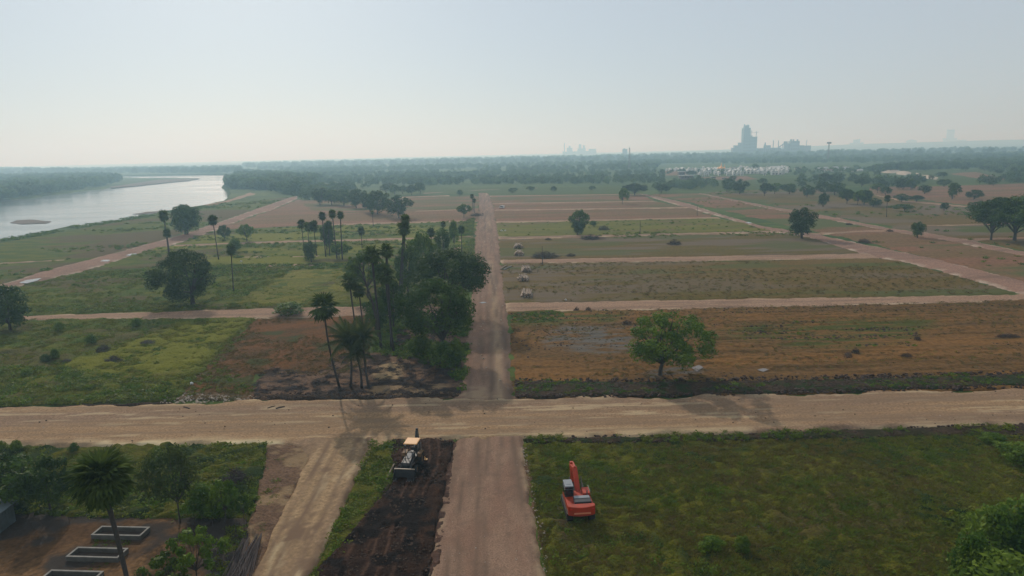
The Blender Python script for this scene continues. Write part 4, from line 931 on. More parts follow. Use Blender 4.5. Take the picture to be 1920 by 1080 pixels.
# ================================================================== UNCOUNTABLE GROWTH
def tuft_mesh(name, seed, blades, h, spread, w, mat):
    r = random.Random(seed); V = []; F = []
    for i in range(blades):
        a = r.uniform(0, 6.28); o = Vector((r.uniform(-1, 1), r.uniform(-1, 1), 0)) * spread * .5
        d = Vector((math.cos(a), math.sin(a), 0)); s_ = Vector((-d.y, d.x, 0)) * w
        hh = h * r.uniform(.6, 1.1); k = len(V)
        V += [o - s_, o + s_, o + d * spread * .5 + Vector((0, 0, hh * .7)) + s_ * .6, o + d * spread * r.uniform(.6, 1.1) + Vector((0, 0, hh))]
        F.append((k, k + 1, k + 2, k + 3))
    return mesh_from(name, V, F, mat)
def clump_mesh(name, seed, n, mat, leaf=.16, flat=.55):
    rng = np.random.RandomState(seed); d = rng.normal(size=(n, 3)); d /= np.linalg.norm(d, axis=1, keepdims=True); d[:, 2] = np.abs(d[:, 2])
    C = d * (.35 + .65 * rng.rand(n))[:, None] * (.6 + .5 * rng.rand(n))[:, None]; C[:, 2] *= flat
    C[:, :2] *= (.8 + .4 * rng.rand(n))[:, None]
    V, F = leaf_quads(C, d + rng.normal(size=d.shape) * .6, leaf, rng); V[:, 2] = np.maximum(V[:, 2], 0)
    return mesh_np(name, V, F, mat)
def rock_mesh(name, seed, mat):
    bm = bmesh.new(); bmesh.ops.create_icosphere(bm, subdivisions=1, radius=.5); r = random.Random(seed)
    for v in bm.verts: v.co *= r.uniform(.65, 1.25); v.co.z *= .6
    m = bpy.data.meshes.new(name); bm.to_mesh(m); bm.free(); m.materials.append(mat); return m
H = hidden_obj
TUFT = [H('tuft', tuft_mesh('tuft', k, 16, .34, .5, .03, m_weed)) for k in range(4)]
DRYT = [H('dry_tuft', tuft_mesh('dry_tuft', k + 9, 14, .30, .55, .03, m_dry)) for k in range(3)]
OLVT = [H('olive_tuft', tuft_mesh('olive_tuft', k + 19, 16, .3, .5, .03, leaf_mat('olive_grass%d' % k, (.135, .140, .016), (.175, .160, .022), .4))) for k in range(2)]
WEED = [H('weed', clump_mesh('weed', k, 60, m_weed)) for k in range(4)]
OWEED = [H('olive_weed', clump_mesh('olive_weed', k + 30, 46, leaf_mat('olive_weed%d' % k, (.125, .140, .012), (.175, .170, .018), .4), .20, .45)) for k in range(3)]
DWEED = [H('dark_weed', clump_mesh('dark_weed', k + 5, 60, m_leafA)) for k in range(3)]
CLOD = [H('clod', rock_mesh('clod', k, m_clod)) for k in range(4)]
STONE = [H('stone', rock_mesh('stone', k + 9, m_stone)) for k in range(3)]
def twig_mesh(seed, n=26):
    r = random.Random(seed); mb = MB()
    for i in range(n):
        a = r.uniform(0, 6.28); o = Vector((r.uniform(-.5, .5), r.uniform(-.5, .5), r.uniform(0, .25)))
        e = o + Vector((math.cos(a) * r.uniform(.3, .9), math.sin(a) * r.uniform(.3, .9), r.uniform(-.1, .4))); e.z = max(.02, e.z)
        mb.tube([o, e], [.035, .015], 3, False)
    return mb.mesh('twigs', m_twig)
TWIG = [H('twig_bunch', twig_mesh(k)) for k in range(3)]
crn = [H('wood_tree', VAR['far'][0])]
farc = []; m_wood = leaf_mat('woodland_leaf', (.065, .110, .032), (.095, .145, .042), .4, .02)
for k in range(4):
    c, _ = crown_mesh('wood_crown%d' % k, 200 + k, 9, 260, .085, m_wood, rx=.45, rz=.42, cz=.48, lobe_r=(.15, .24), low=-.8)
    farc.append(H('wood_crown', c))
def S(name, px, dens, protos, a, b, label, cat, seed=1, noise=None, thr=.5, ns=.1, st=(1, 1), soft=.1, z=.05, tilt=.2, excl=None):
    pts = sample_poly(PP(px), dens, seed, noise, thr, ns, st, soft); pts[:, 2] = z
    if excl is not None and len(pts):
        k = np.ones(len(pts), bool)
        for e in excl: k &= sdf(pts[:, 0], pts[:, 1], PP(e)) < 0.3
        pts = pts[k]
    return scatter(name, pts, protos, a, b, label, cat, seed, tilt)
# right near field
K = [(990, 836), (1300, 831), (1920, 812), (2300, 800), (2400, 1200), (1060, 1200), (1030, 1085), (1005, 960)]
S('grass', K, 16, OLVT + DRYT[:1], .5, 1.1, 'short olive grass covering the near right field', 'grass', 1, 5, .36, .15)
S('grass', K, 5, TUFT, .6, 1.3, 'greener grass tufts in the near right field', 'grass', 2, 6, .53, .12)
S('weeds', K, 3.0, OWEED, .12, .38, 'low olive growth in tufts over the near right field', 'weeds', 87, 87, .30, .35, soft=.4)
S('weeds', K, .12, DWEED, .25, .7, 'dark tufts scattered in the near right field', 'weeds', 88)
S('weeds', K, .45, WEED, .25, .65, 'leafy weeds dotted over the near right field', 'weeds', 3, 7, .52, .1)
S('weeds', [(990, 838), (1060, 835), (1120, 900), (1090, 1000), (1180, 1085), (1040, 1085), (1010, 960)], 2.0, WEED + DWEED[:1], .35, .8, 'rank weeds round the excavator and along the gravel road', 'weeds', 4, 8, .44, .2)
S('weeds', [(1150, 1000), (1500, 990), (1480, 1120), (1050, 1120), (1040, 1060)], .9, DWEED + WEED[:1], .4, 1.0, 'dark weeds at the bottom of the near right field', 'weeds', 5, 9, .5, .15)
S('weeds', [(1770, 970), (1920, 920), (2100, 900), (2100, 1200), (1760, 1200)], 1.3, WEED, .5, 1.4, 'leafy undergrowth round the lower right thicket', 'weeds', 6, 10, .45, .1)
S('weeds', [(1780, 822), (1920, 816), (2100, 812), (2100, 880), (1890, 862)], 1.5, WEED, .5, 1.1, 'weeds below the right end of the soil ridge', 'weeds', 7, 11, .42, .1)
S('weeds', [(985, 822), (1300, 817), (1700, 804), (1900, 797), (1900, 814), (1300, 832), (1000, 836)], 3.0, TUFT + WEED[:1], .5, 1.0, 'weeds sprouting on the soil ridge below the crossroad', 'weeds', 8, 12, .5, .12, z=.35)
# left near
S('weeds', [(-200, 850), (0, 842), (300, 837), (498, 835), (492, 880), (470, 970), (300, 974), (0, 965), (-200, 960)], 5, WEED + TUFT, .4, 1.0, 'dense weeds between the crossroad and the yard', 'weeds', 9, 13, .36, .15)
S('weeds', [(230, 900), (350, 880), (470, 930), (462, 975), (250, 972)], 2, DWEED, .5, 1.2, 'darker leafy undergrowth behind the yard', 'weeds', 10, 14, .45, .15)
S('weeds', [(180, 1012), (250, 1015), (235, 1030), (170, 1030)], 6, WEED, .2, .45, 'green weeds between the concrete basins', 'weeds', 11)
S('weeds', [(170, 1058), (205, 1058), (200, 1070), (165, 1070)], 6, WEED, .2, .4, 'small weed patch below the middle basin', 'weeds', 12)
S('weeds', [(425, 990), (465, 985), (450, 1040), (400, 1110), (380, 1110)], 4, WEED, .3, .7, 'weeds along the right side of the yard', 'weeds', 13)
S('weeds', [(500, 850), (560, 850), (510, 960), (470, 1040), (455, 1030)], 2.2, TUFT + WEED[:1], .3, .8, 'thin weeds on the dirt verge', 'weeds', 14, 15, .54, .3)
S('weeds', [(696, 830), (762, 830), (738, 868), (732, 905), (690, 960), (662, 1000), (650, 1035), (598, 1060), (590, 1110), (568, 1110), (585, 1080), (622, 1005), (668, 905)], 6, WEED + DWEED[:1], .4, .9, 'bright weeds on the strip between the track and the mud', 'weeds', 15, 16, .36, .25)
# left green fields
S('weeds', [(-200, 770), (-200, 700), (0, 690), (120, 690), (320, 720), (330, 750), (0, 762)], 2.6, WEED + DWEED[:1], .5, 1.3, 'tall weeds along the crossroad at the left', 'weeds', 16, 17, .42, .12)
S('weeds', [(-200, 615), (0, 605), (300, 600), (300, 700), (0, 700), (-200, 700)], .5, WEED, .5, 1.1, 'weeds over the left green field', 'weeds', 17, 18, .5, .08)
S('weeds', G1, 1.6, OWEED, .2, .5, 'yellow green growth over the left green field', 'weeds', 89, 89, .40, .2, soft=.3)
S('grass', G1, 2.6, OLVT + TUFT[:1], .6, 1.2, 'grass of the left green field', 'grass', 18, 19, .38, .1)
S('grass', G1b, 2.2, DRYT, .5, 1.1, 'dry grass on the left brown field', 'grass', 19, 20, .45, .15)
S('weeds', [(335, 700), (430, 690), (480, 735), (470, 745), (330, 748)], 1.2, WEED, .3, .8, 'low weeds on the corner of the brown field', 'weeds', 20, 21, .48, .2)
S('weeds', G2, .35, WEED, .5, 1.3, 'weeds of the green field beyond the side road', 'weeds', 21, 22, .46, .06, excl=[[(430, 569), (500, 535), (545, 507), (640, 503), (690, 530), (690, 566), (560, 572)]])
S('weeds', [(-100, 560), (60, 575), (330, 568), (330, 582), (30, 591), (-100, 592)], 1.4, WEED, .5, 1.2, 'weed belt above the side road', 'weeds', 22)
S('weeds', [(160, 520), (300, 500), (660, 494), (640, 503), (545, 508), (500, 535), (430, 568), (410, 566), (400, 520), (170, 530)], .8, DWEED + WEED, .7, 1.6, 'shrubby hedge along the yellow green paddock', 'weeds', 23, 23, .42, .08)
S('weeds', G3, .16, DWEED + WEED, .7, 1.7, 'bushy growth in the fields beyond the paddock', 'weeds', 24, 24, .5, .05, (.5, 1.5))
S('weeds', G3b, .12, DWEED + WEED, .8, 1.8, 'bushy growth in the fields near the river road', 'weeds', 25, 25, .5, .05, (.4, 1.5))
S('weeds', G4, .10, DWEED + WEED, .8, 2.0, 'bushy growth on the riverside meadow', 'weeds', 26, 26, .54, .035, (.6, 1.2))
S('weeds', [(770, 600), (880, 600), (876, 660), (868, 735), (840, 690), (780, 680), (700, 660), (720, 600)], 2.5, DWEED + WEED[:1], .6, 1.4, 'shaded undergrowth below the roadside grove', 'weeds', 27, 27, .4, .15)
S('weeds', [(862, 470), (888, 445), (888, 500), (868, 490)], 1.2, WEED, .6, 1.3, 'weeds on the left verge of the main road', 'weeds', 28)
S('weeds', [(868, 418), (890, 408), (885, 440), (840, 444)], .8, WEED, .7, 1.5, 'weeds on the far left verge of the main road', 'weeds', 29)
# right fields
S('dry_grass', F1, .9, DRYT + OLVT[:1], .5, 1.1, 'dry grass on the big brown field', 'grass', 30, 28, .5, .06, (.4, 1.4))
S('soil_clods', F1, .9, CLOD, .15, .55, 'dark clods turned up on the big brown field', 'soil', 31, 29, .60, .06, (.25, 2.2), .04)
S('soil_clods', [(965, 712), (1300, 713), (1920, 698), (2300, 690), (2300, 712), (1920, 730), (1300, 746), (965, 748)], 3.2, CLOD, .2, .75, 'clods on the soil ridge above the crossroad', 'soil', 32, z=.28, tilt=1)
S('weeds', [(965, 716), (1300, 717), (1920, 702), (2300, 694), (2300, 712), (1920, 724), (1300, 738), (965, 744)], 2.0, TUFT + DWEED[:1], .4, .9, 'weeds on the soil ridge above the crossroad', 'weeds', 33, 31, .5, .15, z=.32)
S('soil_clods', [(980, 822), (1300, 817), (1920, 796), (2300, 786), (2300, 806), (1920, 818), (1300, 832), (1000, 836)], 2.2, CLOD, .2, .6, 'clods on the soil ridge below the crossroad', 'soil', 34, z=.25, tilt=1)
S('soil_clods', [(478, 739), (860, 736), (862, 746), (478, 750)], 4, CLOD, .15, .5, 'clods on the soil ridge in front of the palms', 'soil', 35, z=.2, tilt=1)
S('soil_clods', S2, 8, CLOD, .08, .36, 'wet clods churned up in the mud strip', 'soil', 36, 32, .40, .3, z=.30, tilt=1)
S('weeds', [(958, 588), (1040, 583), (1060, 592), (1020, 606), (960, 606)], 1.0, DWEED, .4, .9, 'weeds beside the main road at the second side road', 'weeds', 37)
S('weeds', F4, .02, DWEED, .5, 1.2, 'shrubs dotted over the yellow green field', 'weeds', 38)
S('weeds', [(1040, 440), (1260, 434), (1500, 434), (1520, 442), (1200, 447), (1040, 449)], .15, WEED, .6, 1.4, 'weed line along the fourth side road', 'weeds', 39, 35, .5, .05)
S('weeds', F9, .02, DWEED + WEED, 1.0, 2.4, 'shrubs in the patchy far field', 'weeds', 40, 36, .54, .02)
S('weeds', F8, .012, DWEED + WEED, .7, 1.6, 'shrubs in the far reddish field', 'weeds', 41, 37, .54, .03)
# scraped ground litter, stones
S('branch_litter', G1c, 1.3, TWIG, .3, .9, 'twigs and roots littered over the scraped ground', 'twigs', 42, 38, .45, .2, tilt=.4)
S('stones', [(305, 742), (345, 736), (400, 742), (470, 742), (480, 750), (400, 756), (300, 757)], 5, STONE, .12, .55, 'pale rubble spilled at the edge of the crossroad', 'stones', 43, tilt=1)
S('stones', [(976, 838), (986, 838), (1022, 1000), (1036, 1100), (1022, 1100), (1000, 960)], 6, STONE, .08, .3, 'gravel stones along the edge of the gravel road', 'stones', 44, z=.17, tilt=1)
S('stones', UR, .05, STONE, .15, .6, 'pale stones lying on the far gravel road', 'stones', 45, z=.16, tilt=1)
S('stones', [(850, 822), (976, 820), (1024, 1080), (800, 1085)], .35, STONE, .05, .16, 'small stones lying on the near gravel road', 'stones', 46, z=.17, tilt=1)
S('soil_clods', [(-200, 780), (865, 750), (1920, 735), (1920, 795), (-200, 845)], .08, CLOD + STONE[:1], .08, .3, 'crumbs of earth on the crossroad', 'soil', 47, z=.22, tilt=1)
# woods and far bank
W1 = [(455, 345), (560, 366), (585, 356), (720, 352), (900, 353), (1030, 351), (1200, 349), (1260, 356), (1330, 350), (1240, 335), (1230, 312), (1490, 310), (2100, 300), (2100, 292), (1200, 300), (500, 312), (460, 326)]
def wood(px, dens, a, b, label, seed, thr, ns, st=(1, 1), z=0., excl=()):
    pts = sample_poly(PP(px), dens, seed, seed + 3, thr, ns, st, .05); pts[:, 2] = z - .6
    k = np.ones(len(pts), bool)
    for e in excl: k &= sdf(pts[:, 0], pts[:, 1], PP(e)) < 0
    return scatter('woodland', pts[k], farc, a, b, label, 'woodland', seed)
FIELDS_ = [[(1245, 334), (1640, 330), (1640, 350), (1230, 358)], [(1240, 316), (1500, 312), (1500, 334), (1240, 330)], [(790, 350), (860, 346), (1205, 344), (1205, 360), (780, 362)]]
wood([(455, 336), (470, 345), (560, 366), (590, 352), (600, 345), (900, 349), (1200, 346), (1260, 356), (1340, 350), (1230, 335), (1230, 322), (900, 322), (500, 322), (445, 334)], .011, 4, 9, 'mixed woodland behind the cleared fields', 60, .47, .008, (.45, 1.6), excl=FIELDS_[:1] + FIELDS_[2:])
wood([(430, 352), (424, 346), (442, 333), (500, 331), (600, 340), (585, 352), (560, 366), (520, 362), (470, 358), (440, 358)], .022, 8, 15, 'dense wood on the river headland', 61, .38, .01)
wood([(455, 326), (500, 322), (900, 322), (1230, 320), (1230, 306), (900, 311), (500, 316), (455, 320)], .003, 7, 13, 'hazy woodland toward the horizon', 62, .42, .003, (.4, 1.4))
wood([(1225, 320), (1240, 309), (1500, 306), (1640, 306), (2100, 296), (2100, 288), (1500, 294), (1200, 299)], .003, 6, 12, 'hazy woodland behind the white settlement', 63, .40, .003, (.4, 1.3))
wood([(455, 316), (1200, 303), (2200, 285), (2200, 276), (1200, 295), (455, 309)], .0006, 12, 22, 'farthest woodland fading into the haze', 64, .4, .001, (.3, 1))
wood([(1630, 318), (1700, 314), (1920, 303), (2100, 298), (2100, 308), (1920, 311), (1740, 319), (1640, 324)], .012, 6, 12, 'dark belt of trees on the rise behind the rubble heaps', 65, .34, .01)
wood([(1830, 315), (1920, 311), (2100, 306), (2100, 345), (1920, 341), (1870, 330)], .006, 5, 10, 'scrub on the slope at the right edge', 66, .45, .012)
wood([(1640, 345), (1920, 337), (2100, 335), (2100, 342), (1920, 344), (1640, 352)], .010, 5, 9, 'shrub belt above the reddish far field', 67, .42, .02)
wood([(1500, 336), (1640, 330), (1760, 338), (1640, 350), (1500, 352)], .004, 5, 10, 'trees thinly spread before the rubble heaps', 68, .45, .02)
wood([(1225, 352), (1240, 345), (1340, 342), (1340, 352), (1240, 360)], .008, 5, 9, 'shrub belt at the head of the diagonal road', 69, .42, .02)
wood([(-600, 400), (0, 372), (100, 359), (200, 345), (225, 338), (200, 333), (-600, 345)], .008, 9, 18, 'wooded far bank of the river', 70, .36, .008, z=-2.5)
wood([(-500, 345), (-500, 335), (200, 330), (225, 333), (150, 337), (-300, 350)], .004, 10, 17, 'trees on the inner side of the far bank', 71, .38, .006, z=-2.5)
wood([(150, 326.5), (455, 325), (455, 317), (0, 321)], .002, 10, 18, 'woods along the distant river bend', 72, .38, .003)
wood([(-500, 337), (150, 326), (0, 318), (-500, 328)], .001, 14, 24, 'faint woods on the left horizon', 73, .38, .002)
wood([(545, 366), (590, 352), (700, 350), (700, 362), (600, 372), (570, 376)], .012, 6, 11, 'scrub in front of the far grove', 74, .42, .02)
S('weeds', [(0, 455), (140, 430), (300, 404), (420, 386), (425, 380), (300, 398), (140, 424), (0, 449)], .25, DWEED, .8, 1.8, 'scrub along the near river bank', 'weeds', 75, 40, .42, .05)

GR1 = [(1400, 612), (1560, 598), (1760, 600), (1700, 640), (1740, 660), (1560, 690), (1420, 660), (1330, 625)]
S('soil_clods', GR1, 2.2, CLOD + DWEED[:1], .2, .7, 'turned sods in the green streaks of the brown field', 'soil', 80, 90, .53, .07, (.3, 2.4), .04)
S('soil_clods', [(960, 640), (1250, 650), (1500, 690), (1900, 640), (1900, 700), (1400, 715), (960, 715)], .8, CLOD, .15, .5, 'dark crumbs along the furrows of the brown field', 'soil', 81, 91, .56, .06, (.3, 2.4), .03)
S('grass', G2, .8, OLVT + TUFT[:1], .8, 1.5, 'grass of the field beyond the left side road', 'grass', 82, 92, .42, .08)
S('grass', F2, .35, DRYT + OLVT[:1], .8, 1.5, 'low dry grass on the grassy field right of the main road', 'grass', 83, 93, .48, .05, (.4, 1.6))
S('weeds', [(330, 700), (420, 640), (470, 605), (480, 605), (440, 650), (400, 700), (340, 748)], 1.0, WEED, .3, .8, 'weed edge between the green and the brown field at the left', 'weeds', 84, 94, .42, .2)
wood([(1255, 332), (1480, 327), (1500, 316), (1300, 319), (1250, 322)], .0022, 4, 7, 'trees among the white huts', 85, .45, .03)
wood([(1480, 330), (1640, 322), (1640, 316), (1500, 318)], .004, 4, 8, 'trees among the pale houses', 86, .42, .02)
# ================================================================== MACHINES AND BUILT THINGS
m_orange = paint('orange_paint', (.40, .034, .007), .5, dirt=(.17, .035, .014), dscale=1.6, amt=.75, spec=.3)
m_yellow = paint('yellow_paint', (.62, .30, .055), .45, dirt=(.34, .20, .08), dscale=1.5, amt=.6, spec=.4)
m_dullyel = paint('muddy_yellow', (.16, .085, .03), .7, dirt=(.05, .03, .02), dscale=2, amt=.8)
m_canopy = paint('canopy_paint', (.60, .28, .07), .5, dirt=(.55, .33, .14), dscale=1.3, amt=.5, spec=.5)
m_black = paint('black_paint', (.014, .015, .018), .45, dirt=(.05, .042, .035), dscale=2, amt=.5, spec=.5)
m_tyre = paint('tyre_rubber', (.014, .013, .013), .85, dirt=(.07, .05, .038), dscale=2, amt=.6)
m_steel = paint('worn_steel', (.16, .14, .125), .5, .3, dirt=(.07, .045, .03), dscale=2)
m_greyp = paint('grey_paint', (.22, .235, .25), .4, dirt=(.22, .21, .2), dscale=2, spec=.5)
m_glass = paint('dark_glass', (.012, .018, .022), .08, spec=.8)
m_white = paint('white_paint', (.64, .63, .60), .6, dirt=(.42, .38, .33), dscale=.6, amt=.6)
m_conc = paint('concrete', (.115, .105, .090), .9, dirt=(.05, .045, .038), dscale=1.2, amt=.8)
m_rim = paint('concrete_rim', (.24, .225, .195), .9, dirt=(.11, .10, .085), dscale=2, amt=.8)
m_tin = paint('grey_tin', (.12, .145, .15), .45, .3, dirt=(.06, .06, .055), dscale=.8, amt=.7)
m_plant = paint('plant_concrete', (.15, .17, .18), .8, dirt=(.10, .11, .12), dscale=.05)
m_rust = paint('rusty_roof', (.20, .115, .085), .8, dirt=(.12, .08, .06), dscale=.4)
m_gold = paint('gold_paint', (.75, .36, .10), .4, .3)
m_sandpile = paint('pale_rubble', (.42, .33, .24), .95, dirt=(.30, .24, .18), dscale=.12, amt=.9)
m_brick = paint('brown_brick', (.14, .10, .085), .9)
m_cloth = paint('dark_clothes', (.03, .035, .05), .9); m_skin = paint('skin', (.16, .09, .06), .7)

def frame(name, loc, heading, label, cat, group=None):   # heading: world 2D direction of local +Y
    return empty(name, loc, label, cat, group, math.atan2(-heading[0], heading[1]))

# ---- excavator ----------------------------------------------------------
E0 = P(1083, 960); ex = frame('excavator', (E0.x, E0.y, .08), (-.07, 1), 'orange tracked excavator with its boom folded down, seen from behind in the near green field', 'excavator')
for sx in (-1, 1):
    mb = MB(); prof = []
    for k in range(9): a = R(90 + 180 * k / 8); prof.append((-1.75 + .42 * math.cos(a), .45 + .42 * math.sin(a)))
    for k in range(9): a = R(-90 + 180 * k / 8); prof.append((1.75 + .42 * math.cos(a), .45 + .42 * math.sin(a)))
    mb.prism(prof, sx * 1.15 - .3, sx * 1.15 + .3); tr_ = mb.build('track', m_tyre, ex)
    mb = MB()
    for k in range(17): mb.box((sx * 1.15, -1.9 + k * .237, .895), (.62, .10, .06)); mb.box((sx * 1.15, -1.9 + k * .237, .01), (.62, .10, .06))
    mb.build('track_pads', m_steel, tr_)
    mb = MB()
    for k in range(6): mb.tube([(sx * 1.15 - .32, -1.4 + k * .56, .33), (sx * 1.15 + .32, -1.4 + k * .56, .33)], .17, 10)
    mb.build('track_rollers', m_black, tr_)
MB().box((0, 0, .75), (1.7, 2.0, .45)).build('undercarriage', m_black, ex)
MB().tube([(0, 0, .95), (0, 0, 1.12)], .75, 20).build('slew_ring', m_steel, ex)
mb = MB().prism([(-2.1, 1.12), (1.55, 1.12), (1.55, 1.55), (.9, 1.75), (-2.1, 1.75)], -1.36, 1.36); mb.build('house', m_orange, ex, bevel=.05)
cw = MB(); pr = []
for k in range(9):
    x = -1.38 + 2.76 * k / 8; pr.append((x, -2.55 - .32 * (1 - (x / 1.38) ** 2)))
V = [(x, y, z) for z in (1.05, 2.02) for x, y in pr] + [(x, -2.05, z) for z in (1.05, 2.02) for x in (-1.38, 1.38)]
F = [(k, k + 1, 9 + k + 1, 9 + k) for k in range(8)] + [tuple(range(8, -1, -1)) + (18, 19), tuple(range(9, 18)) + (21, 20), (18, 0, 9, 20), (8, 19, 21, 17), (19, 18, 20, 21)]
cw.add(V, F); cwo = cw.build('counterweight', m_orange, ex, bevel=.04)
MB().box((0, -2.90, 1.42), (1.7, .03, .16)).build('stripe', paint('faded_lettering_band', (.62, .22, .12), .5), cwo)
for sx in (-1, 1): MB().box((sx * 1.12, -2.70, 1.75), (.26, .06, .10)).build('tail_light', paint('red_lens', (.5, .03, .02), .3), cwo)
MB().box((.27, -1.35, 1.93), (1.75, 1.15, .36)).build('engine_hood', m_black, ex, bevel=.05)
MB().box((.27, -.95, 2.13), (1.62, .50, .05)).build('hood_grille', m_greyp, ex)
MB().tube([(.95, -.35, 1.75), (.95, -.35, 2.45), (.95, -.5, 2.55)], .07, 10).build('exhaust', m_steel, ex)
MB().box((.95, .45, 1.92), (.75, 1.3, .36)).build('tool_box', m_orange, ex, bevel=.04)
cb = MB().box((-.88, .75, 2.02), (.95, 1.75, 1.1), taper=.95).build('cab', m_black, ex, bevel=.05)
MB().box((-.88, .72, 2.82), (.90, 1.5, .12)).box((-.88, .70, 2.89), (.55, .7, .04)).build('cab_roof', m_greyp, cb, bevel=.03)
MB().box((-.88, .72, 2.66), (.84, 1.4, .2)).box((-1.362, .75, 2.15), (.02, 1.3, .6)).box((-.88, -.13, 2.2), (.7, .02, .5)).build('cab_window', m_glass, cb)
def limb(pts, w, name, mat, par):     # side profile (y,z) closed
    return MB().prism(pts, -w / 2 + .22, w / 2 + .22).build(name, mat, par, bevel=.02)
bo = limb([(.7, 1.55), (1.1, 1.35), (3.1, 2.85), (5.15, 2.55), (5.2, 2.80), (3.0, 3.45), (1.9, 2.75)], .50, 'boom', m_orange, ex)
st = limb([(4.95, 3.05), (5.4, 3.0), (5.35, 2.4), (4.7, .95), (4.45, 1.0), (4.75, 2.3)], .36, 'stick', m_orange, ex)
for sx in (-.42, .86): MB().tube([(sx, 1.35, 1.3), (sx, 2.2, 1.95)], .10, 10).tube([(sx, 2.2, 1.95), (sx, 2.8, 2.45)], .055, 8).build('boom_cylinder', m_steel, bo)
MB().tube([(.22, 2.9, 3.50), (.22, 4.0, 3.5)], .10, 10).tube([(.22, 4.0, 3.5), (.22, 5.0, 3.1)], .055, 8).build('stick_cylinder', m_orange, st)
bk = MB(); pf = [(4.6, 1.1), (5.0, .95), (5.25, .5), (5.0, .1), (4.4, .02), (4.0, .25), (4.15, .32), (4.5, .22), (4.9, .3), (5.05, .55), (4.85, .8), (4.55, .9)]
bk.prism(pf, -.36, .80); bk.add([(-.36, 4.6, 1.1), (-.36, 5.25, .5), (-.36, 5.0, .1), (-.36, 4.0, .25), (-.33, 4.6, 1.1), (-.33, 5.25, .5), (-.33, 5.0, .1), (-.33, 4.0, .25)], [(0, 1, 2, 3), (7, 6, 5, 4)])
bk.add([(.8, 4.6, 1.1), (.8, 5.25, .5), (.8, 5.0, .1), (.8, 4.0, .25)], [(0, 1, 2, 3)]); bko = bk.build('bucket', m_steel, ex)
mb = MB()
for k in range(5): mb.box((-.26 + k * .24, 3.93, .27), (.09, .2, .06))
mb.build('bucket_teeth', m_steel, bko)
MB().bar((-1.36, -1.9, 2.1), (-1.36, -1.9, 2.1 + .01), .02).build('lifting_eye', m_black, ex)
for sx in (-1.33, 1.33): MB().tube([(sx, -.1, 1.75), (sx, -.1, 2.2), (sx, 1.3, 2.2), (sx, 1.3, 1.75)], .02, 5).build('handrail', m_black, ex)

ex.scale = (.93, .97, .95)
# ---- backhoe loader --------------------------------------------------------
A = P(757, 905); B_ = P(785, 858); hd = (A - B_); hd.z = 0; L_ = hd.length; hd.normalize()
o_ = A - hd * 3.1
bh = frame('backhoe_loader', (o_.x, o_.y, .30), (hd.x, hd.y), 'backhoe loader with a tan orange canopy and lowered front bucket in the dark mud strip', 'backhoe loader')
def wheel(x, y, r, w, par=bh):
    mb = MB(); n = 20; pf = [(-w / 2, r * .62), (-w / 2, r * .93), (-w / 3, r), (w / 3, r), (w / 2, r * .93), (w / 2, r * .62)]
    V = []; F = []
    for k in range(n):
        a = 2 * math.pi * k / n
        for (px_, rr) in pf: V.append((x + px_, y + rr * math.cos(a), r + rr * math.sin(a)))
    m_ = len(pf)
    for k in range(n):
        for j in range(m_): F.append((k * m_ + j, k * m_ + (j + 1) % m_, ((k + 1) % n) * m_ + (j + 1) % m_, ((k + 1) % n) * m_ + j))
    wo_ = link('wheel', None, par); wo_.empty_display_size = .2
    mb.add(V, F).build('tyre', m_tyre, wo_)
    t2 = MB()
    for k in range(18):
        a = 2 * math.pi * k / 18; c_ = Vector((x + (w * .22 if k % 2 else -w * .22), y + r * 1.0 * math.cos(a), r + r * 1.0 * math.sin(a)))
        t2.box(c_, (w * .5, r * .10, r * .10), Matrix.Rotation(a, 3, 'X'))
    t2.build('tread', m_tyre, wo_)
    MB().tube([(x - w * .35, y, r), (x + w * .35, y, r)], r * .6, 16).build('rim', m_dullyel, wo_)
for sx in (-1, 1): wheel(sx * .92, 1.25, .44, .32); wheel(sx * .88, -1.0, .70, .46)
MB().prism([(-1.9, .55), (1.9, .55), (1.95, .85), (-.2, 1.0), (-1.9, 1.05)], -.42, .42).build('chassis', m_black, bh)
MB().prism([(-.15, 1.0), (1.95, .8), (2.0, 1.2), (1.85, 1.38), (-.15, 1.72)], -.40, .40).build('bonnet', m_black, bh, bevel=.05)
MB().add([(-.30, -.1, 1.735), (.30, -.1, 1.735), (.16, .95, 1.56), (-.16, .95, 1.56), (-.30, -.1, 1.69), (.30, -.1, 1.69), (.16, .95, 1.52), (-.16, .95, 1.52)], [(0, 1, 2, 3), (4, 7, 6, 5), (0, 4, 5, 1), (1, 5, 6, 2), (2, 6, 7, 3), (3, 7, 4, 0)]).build('bonnet_panel', paint('bonnet_grey', (.10, .11, .125), .5), bh)
for sx in (-1, 1):
    MB().prism([(-1.75, 1.25), (-1.5, 1.48), (-.5, 1.48), (-.25, 1.2), (-.3, 1.15), (-.55, 1.42), (-1.45, 1.42), (-1.7, 1.2)], sx * .88 - .25, sx * .88 + .25).build('mudguard', m_dullyel, bh)
    fl = MB().tube([(sx * .5, .4, 1.45), (sx * .55, 1.6, 1.25), (sx * .55, 2.1, .9), (sx * .5, 2.6, .45)], .085, 6).build('loader_arm', m_black, bh)
    MB().tube([(sx * .62, .7, .9), (sx * .62, 1.7, 1.1)], .055, 8).build('loader_cylinder', m_steel, fl)
pf = [(2.55, 1.0), (2.62, 1.02), (2.7, .55), (2.75, .12), (3.35, .05), (3.36, .0), (2.7, 0), (2.5, .35)]
lb = MB().prism(pf, -1.13, 1.13)
for sx in (-1.13, 1.10): lb.prism([(2.55, 1.0), (2.5, .35), (2.7, 0), (3.36, 0), (3.3, .15), (2.75, .95)], sx, sx + .03)
lbo = lb.build('loader_bucket', m_black, bh)
MB().box((0, 2.60, 1.06), (2.3, .10, .09)).build('bucket_lip', paint('worn_edge', (.42, .33, .24), .5), lbo)
mb = MB()
for k in range(8): mb.box((-1.0 + k * .285, 3.42, .03), (.09, .2, .05))
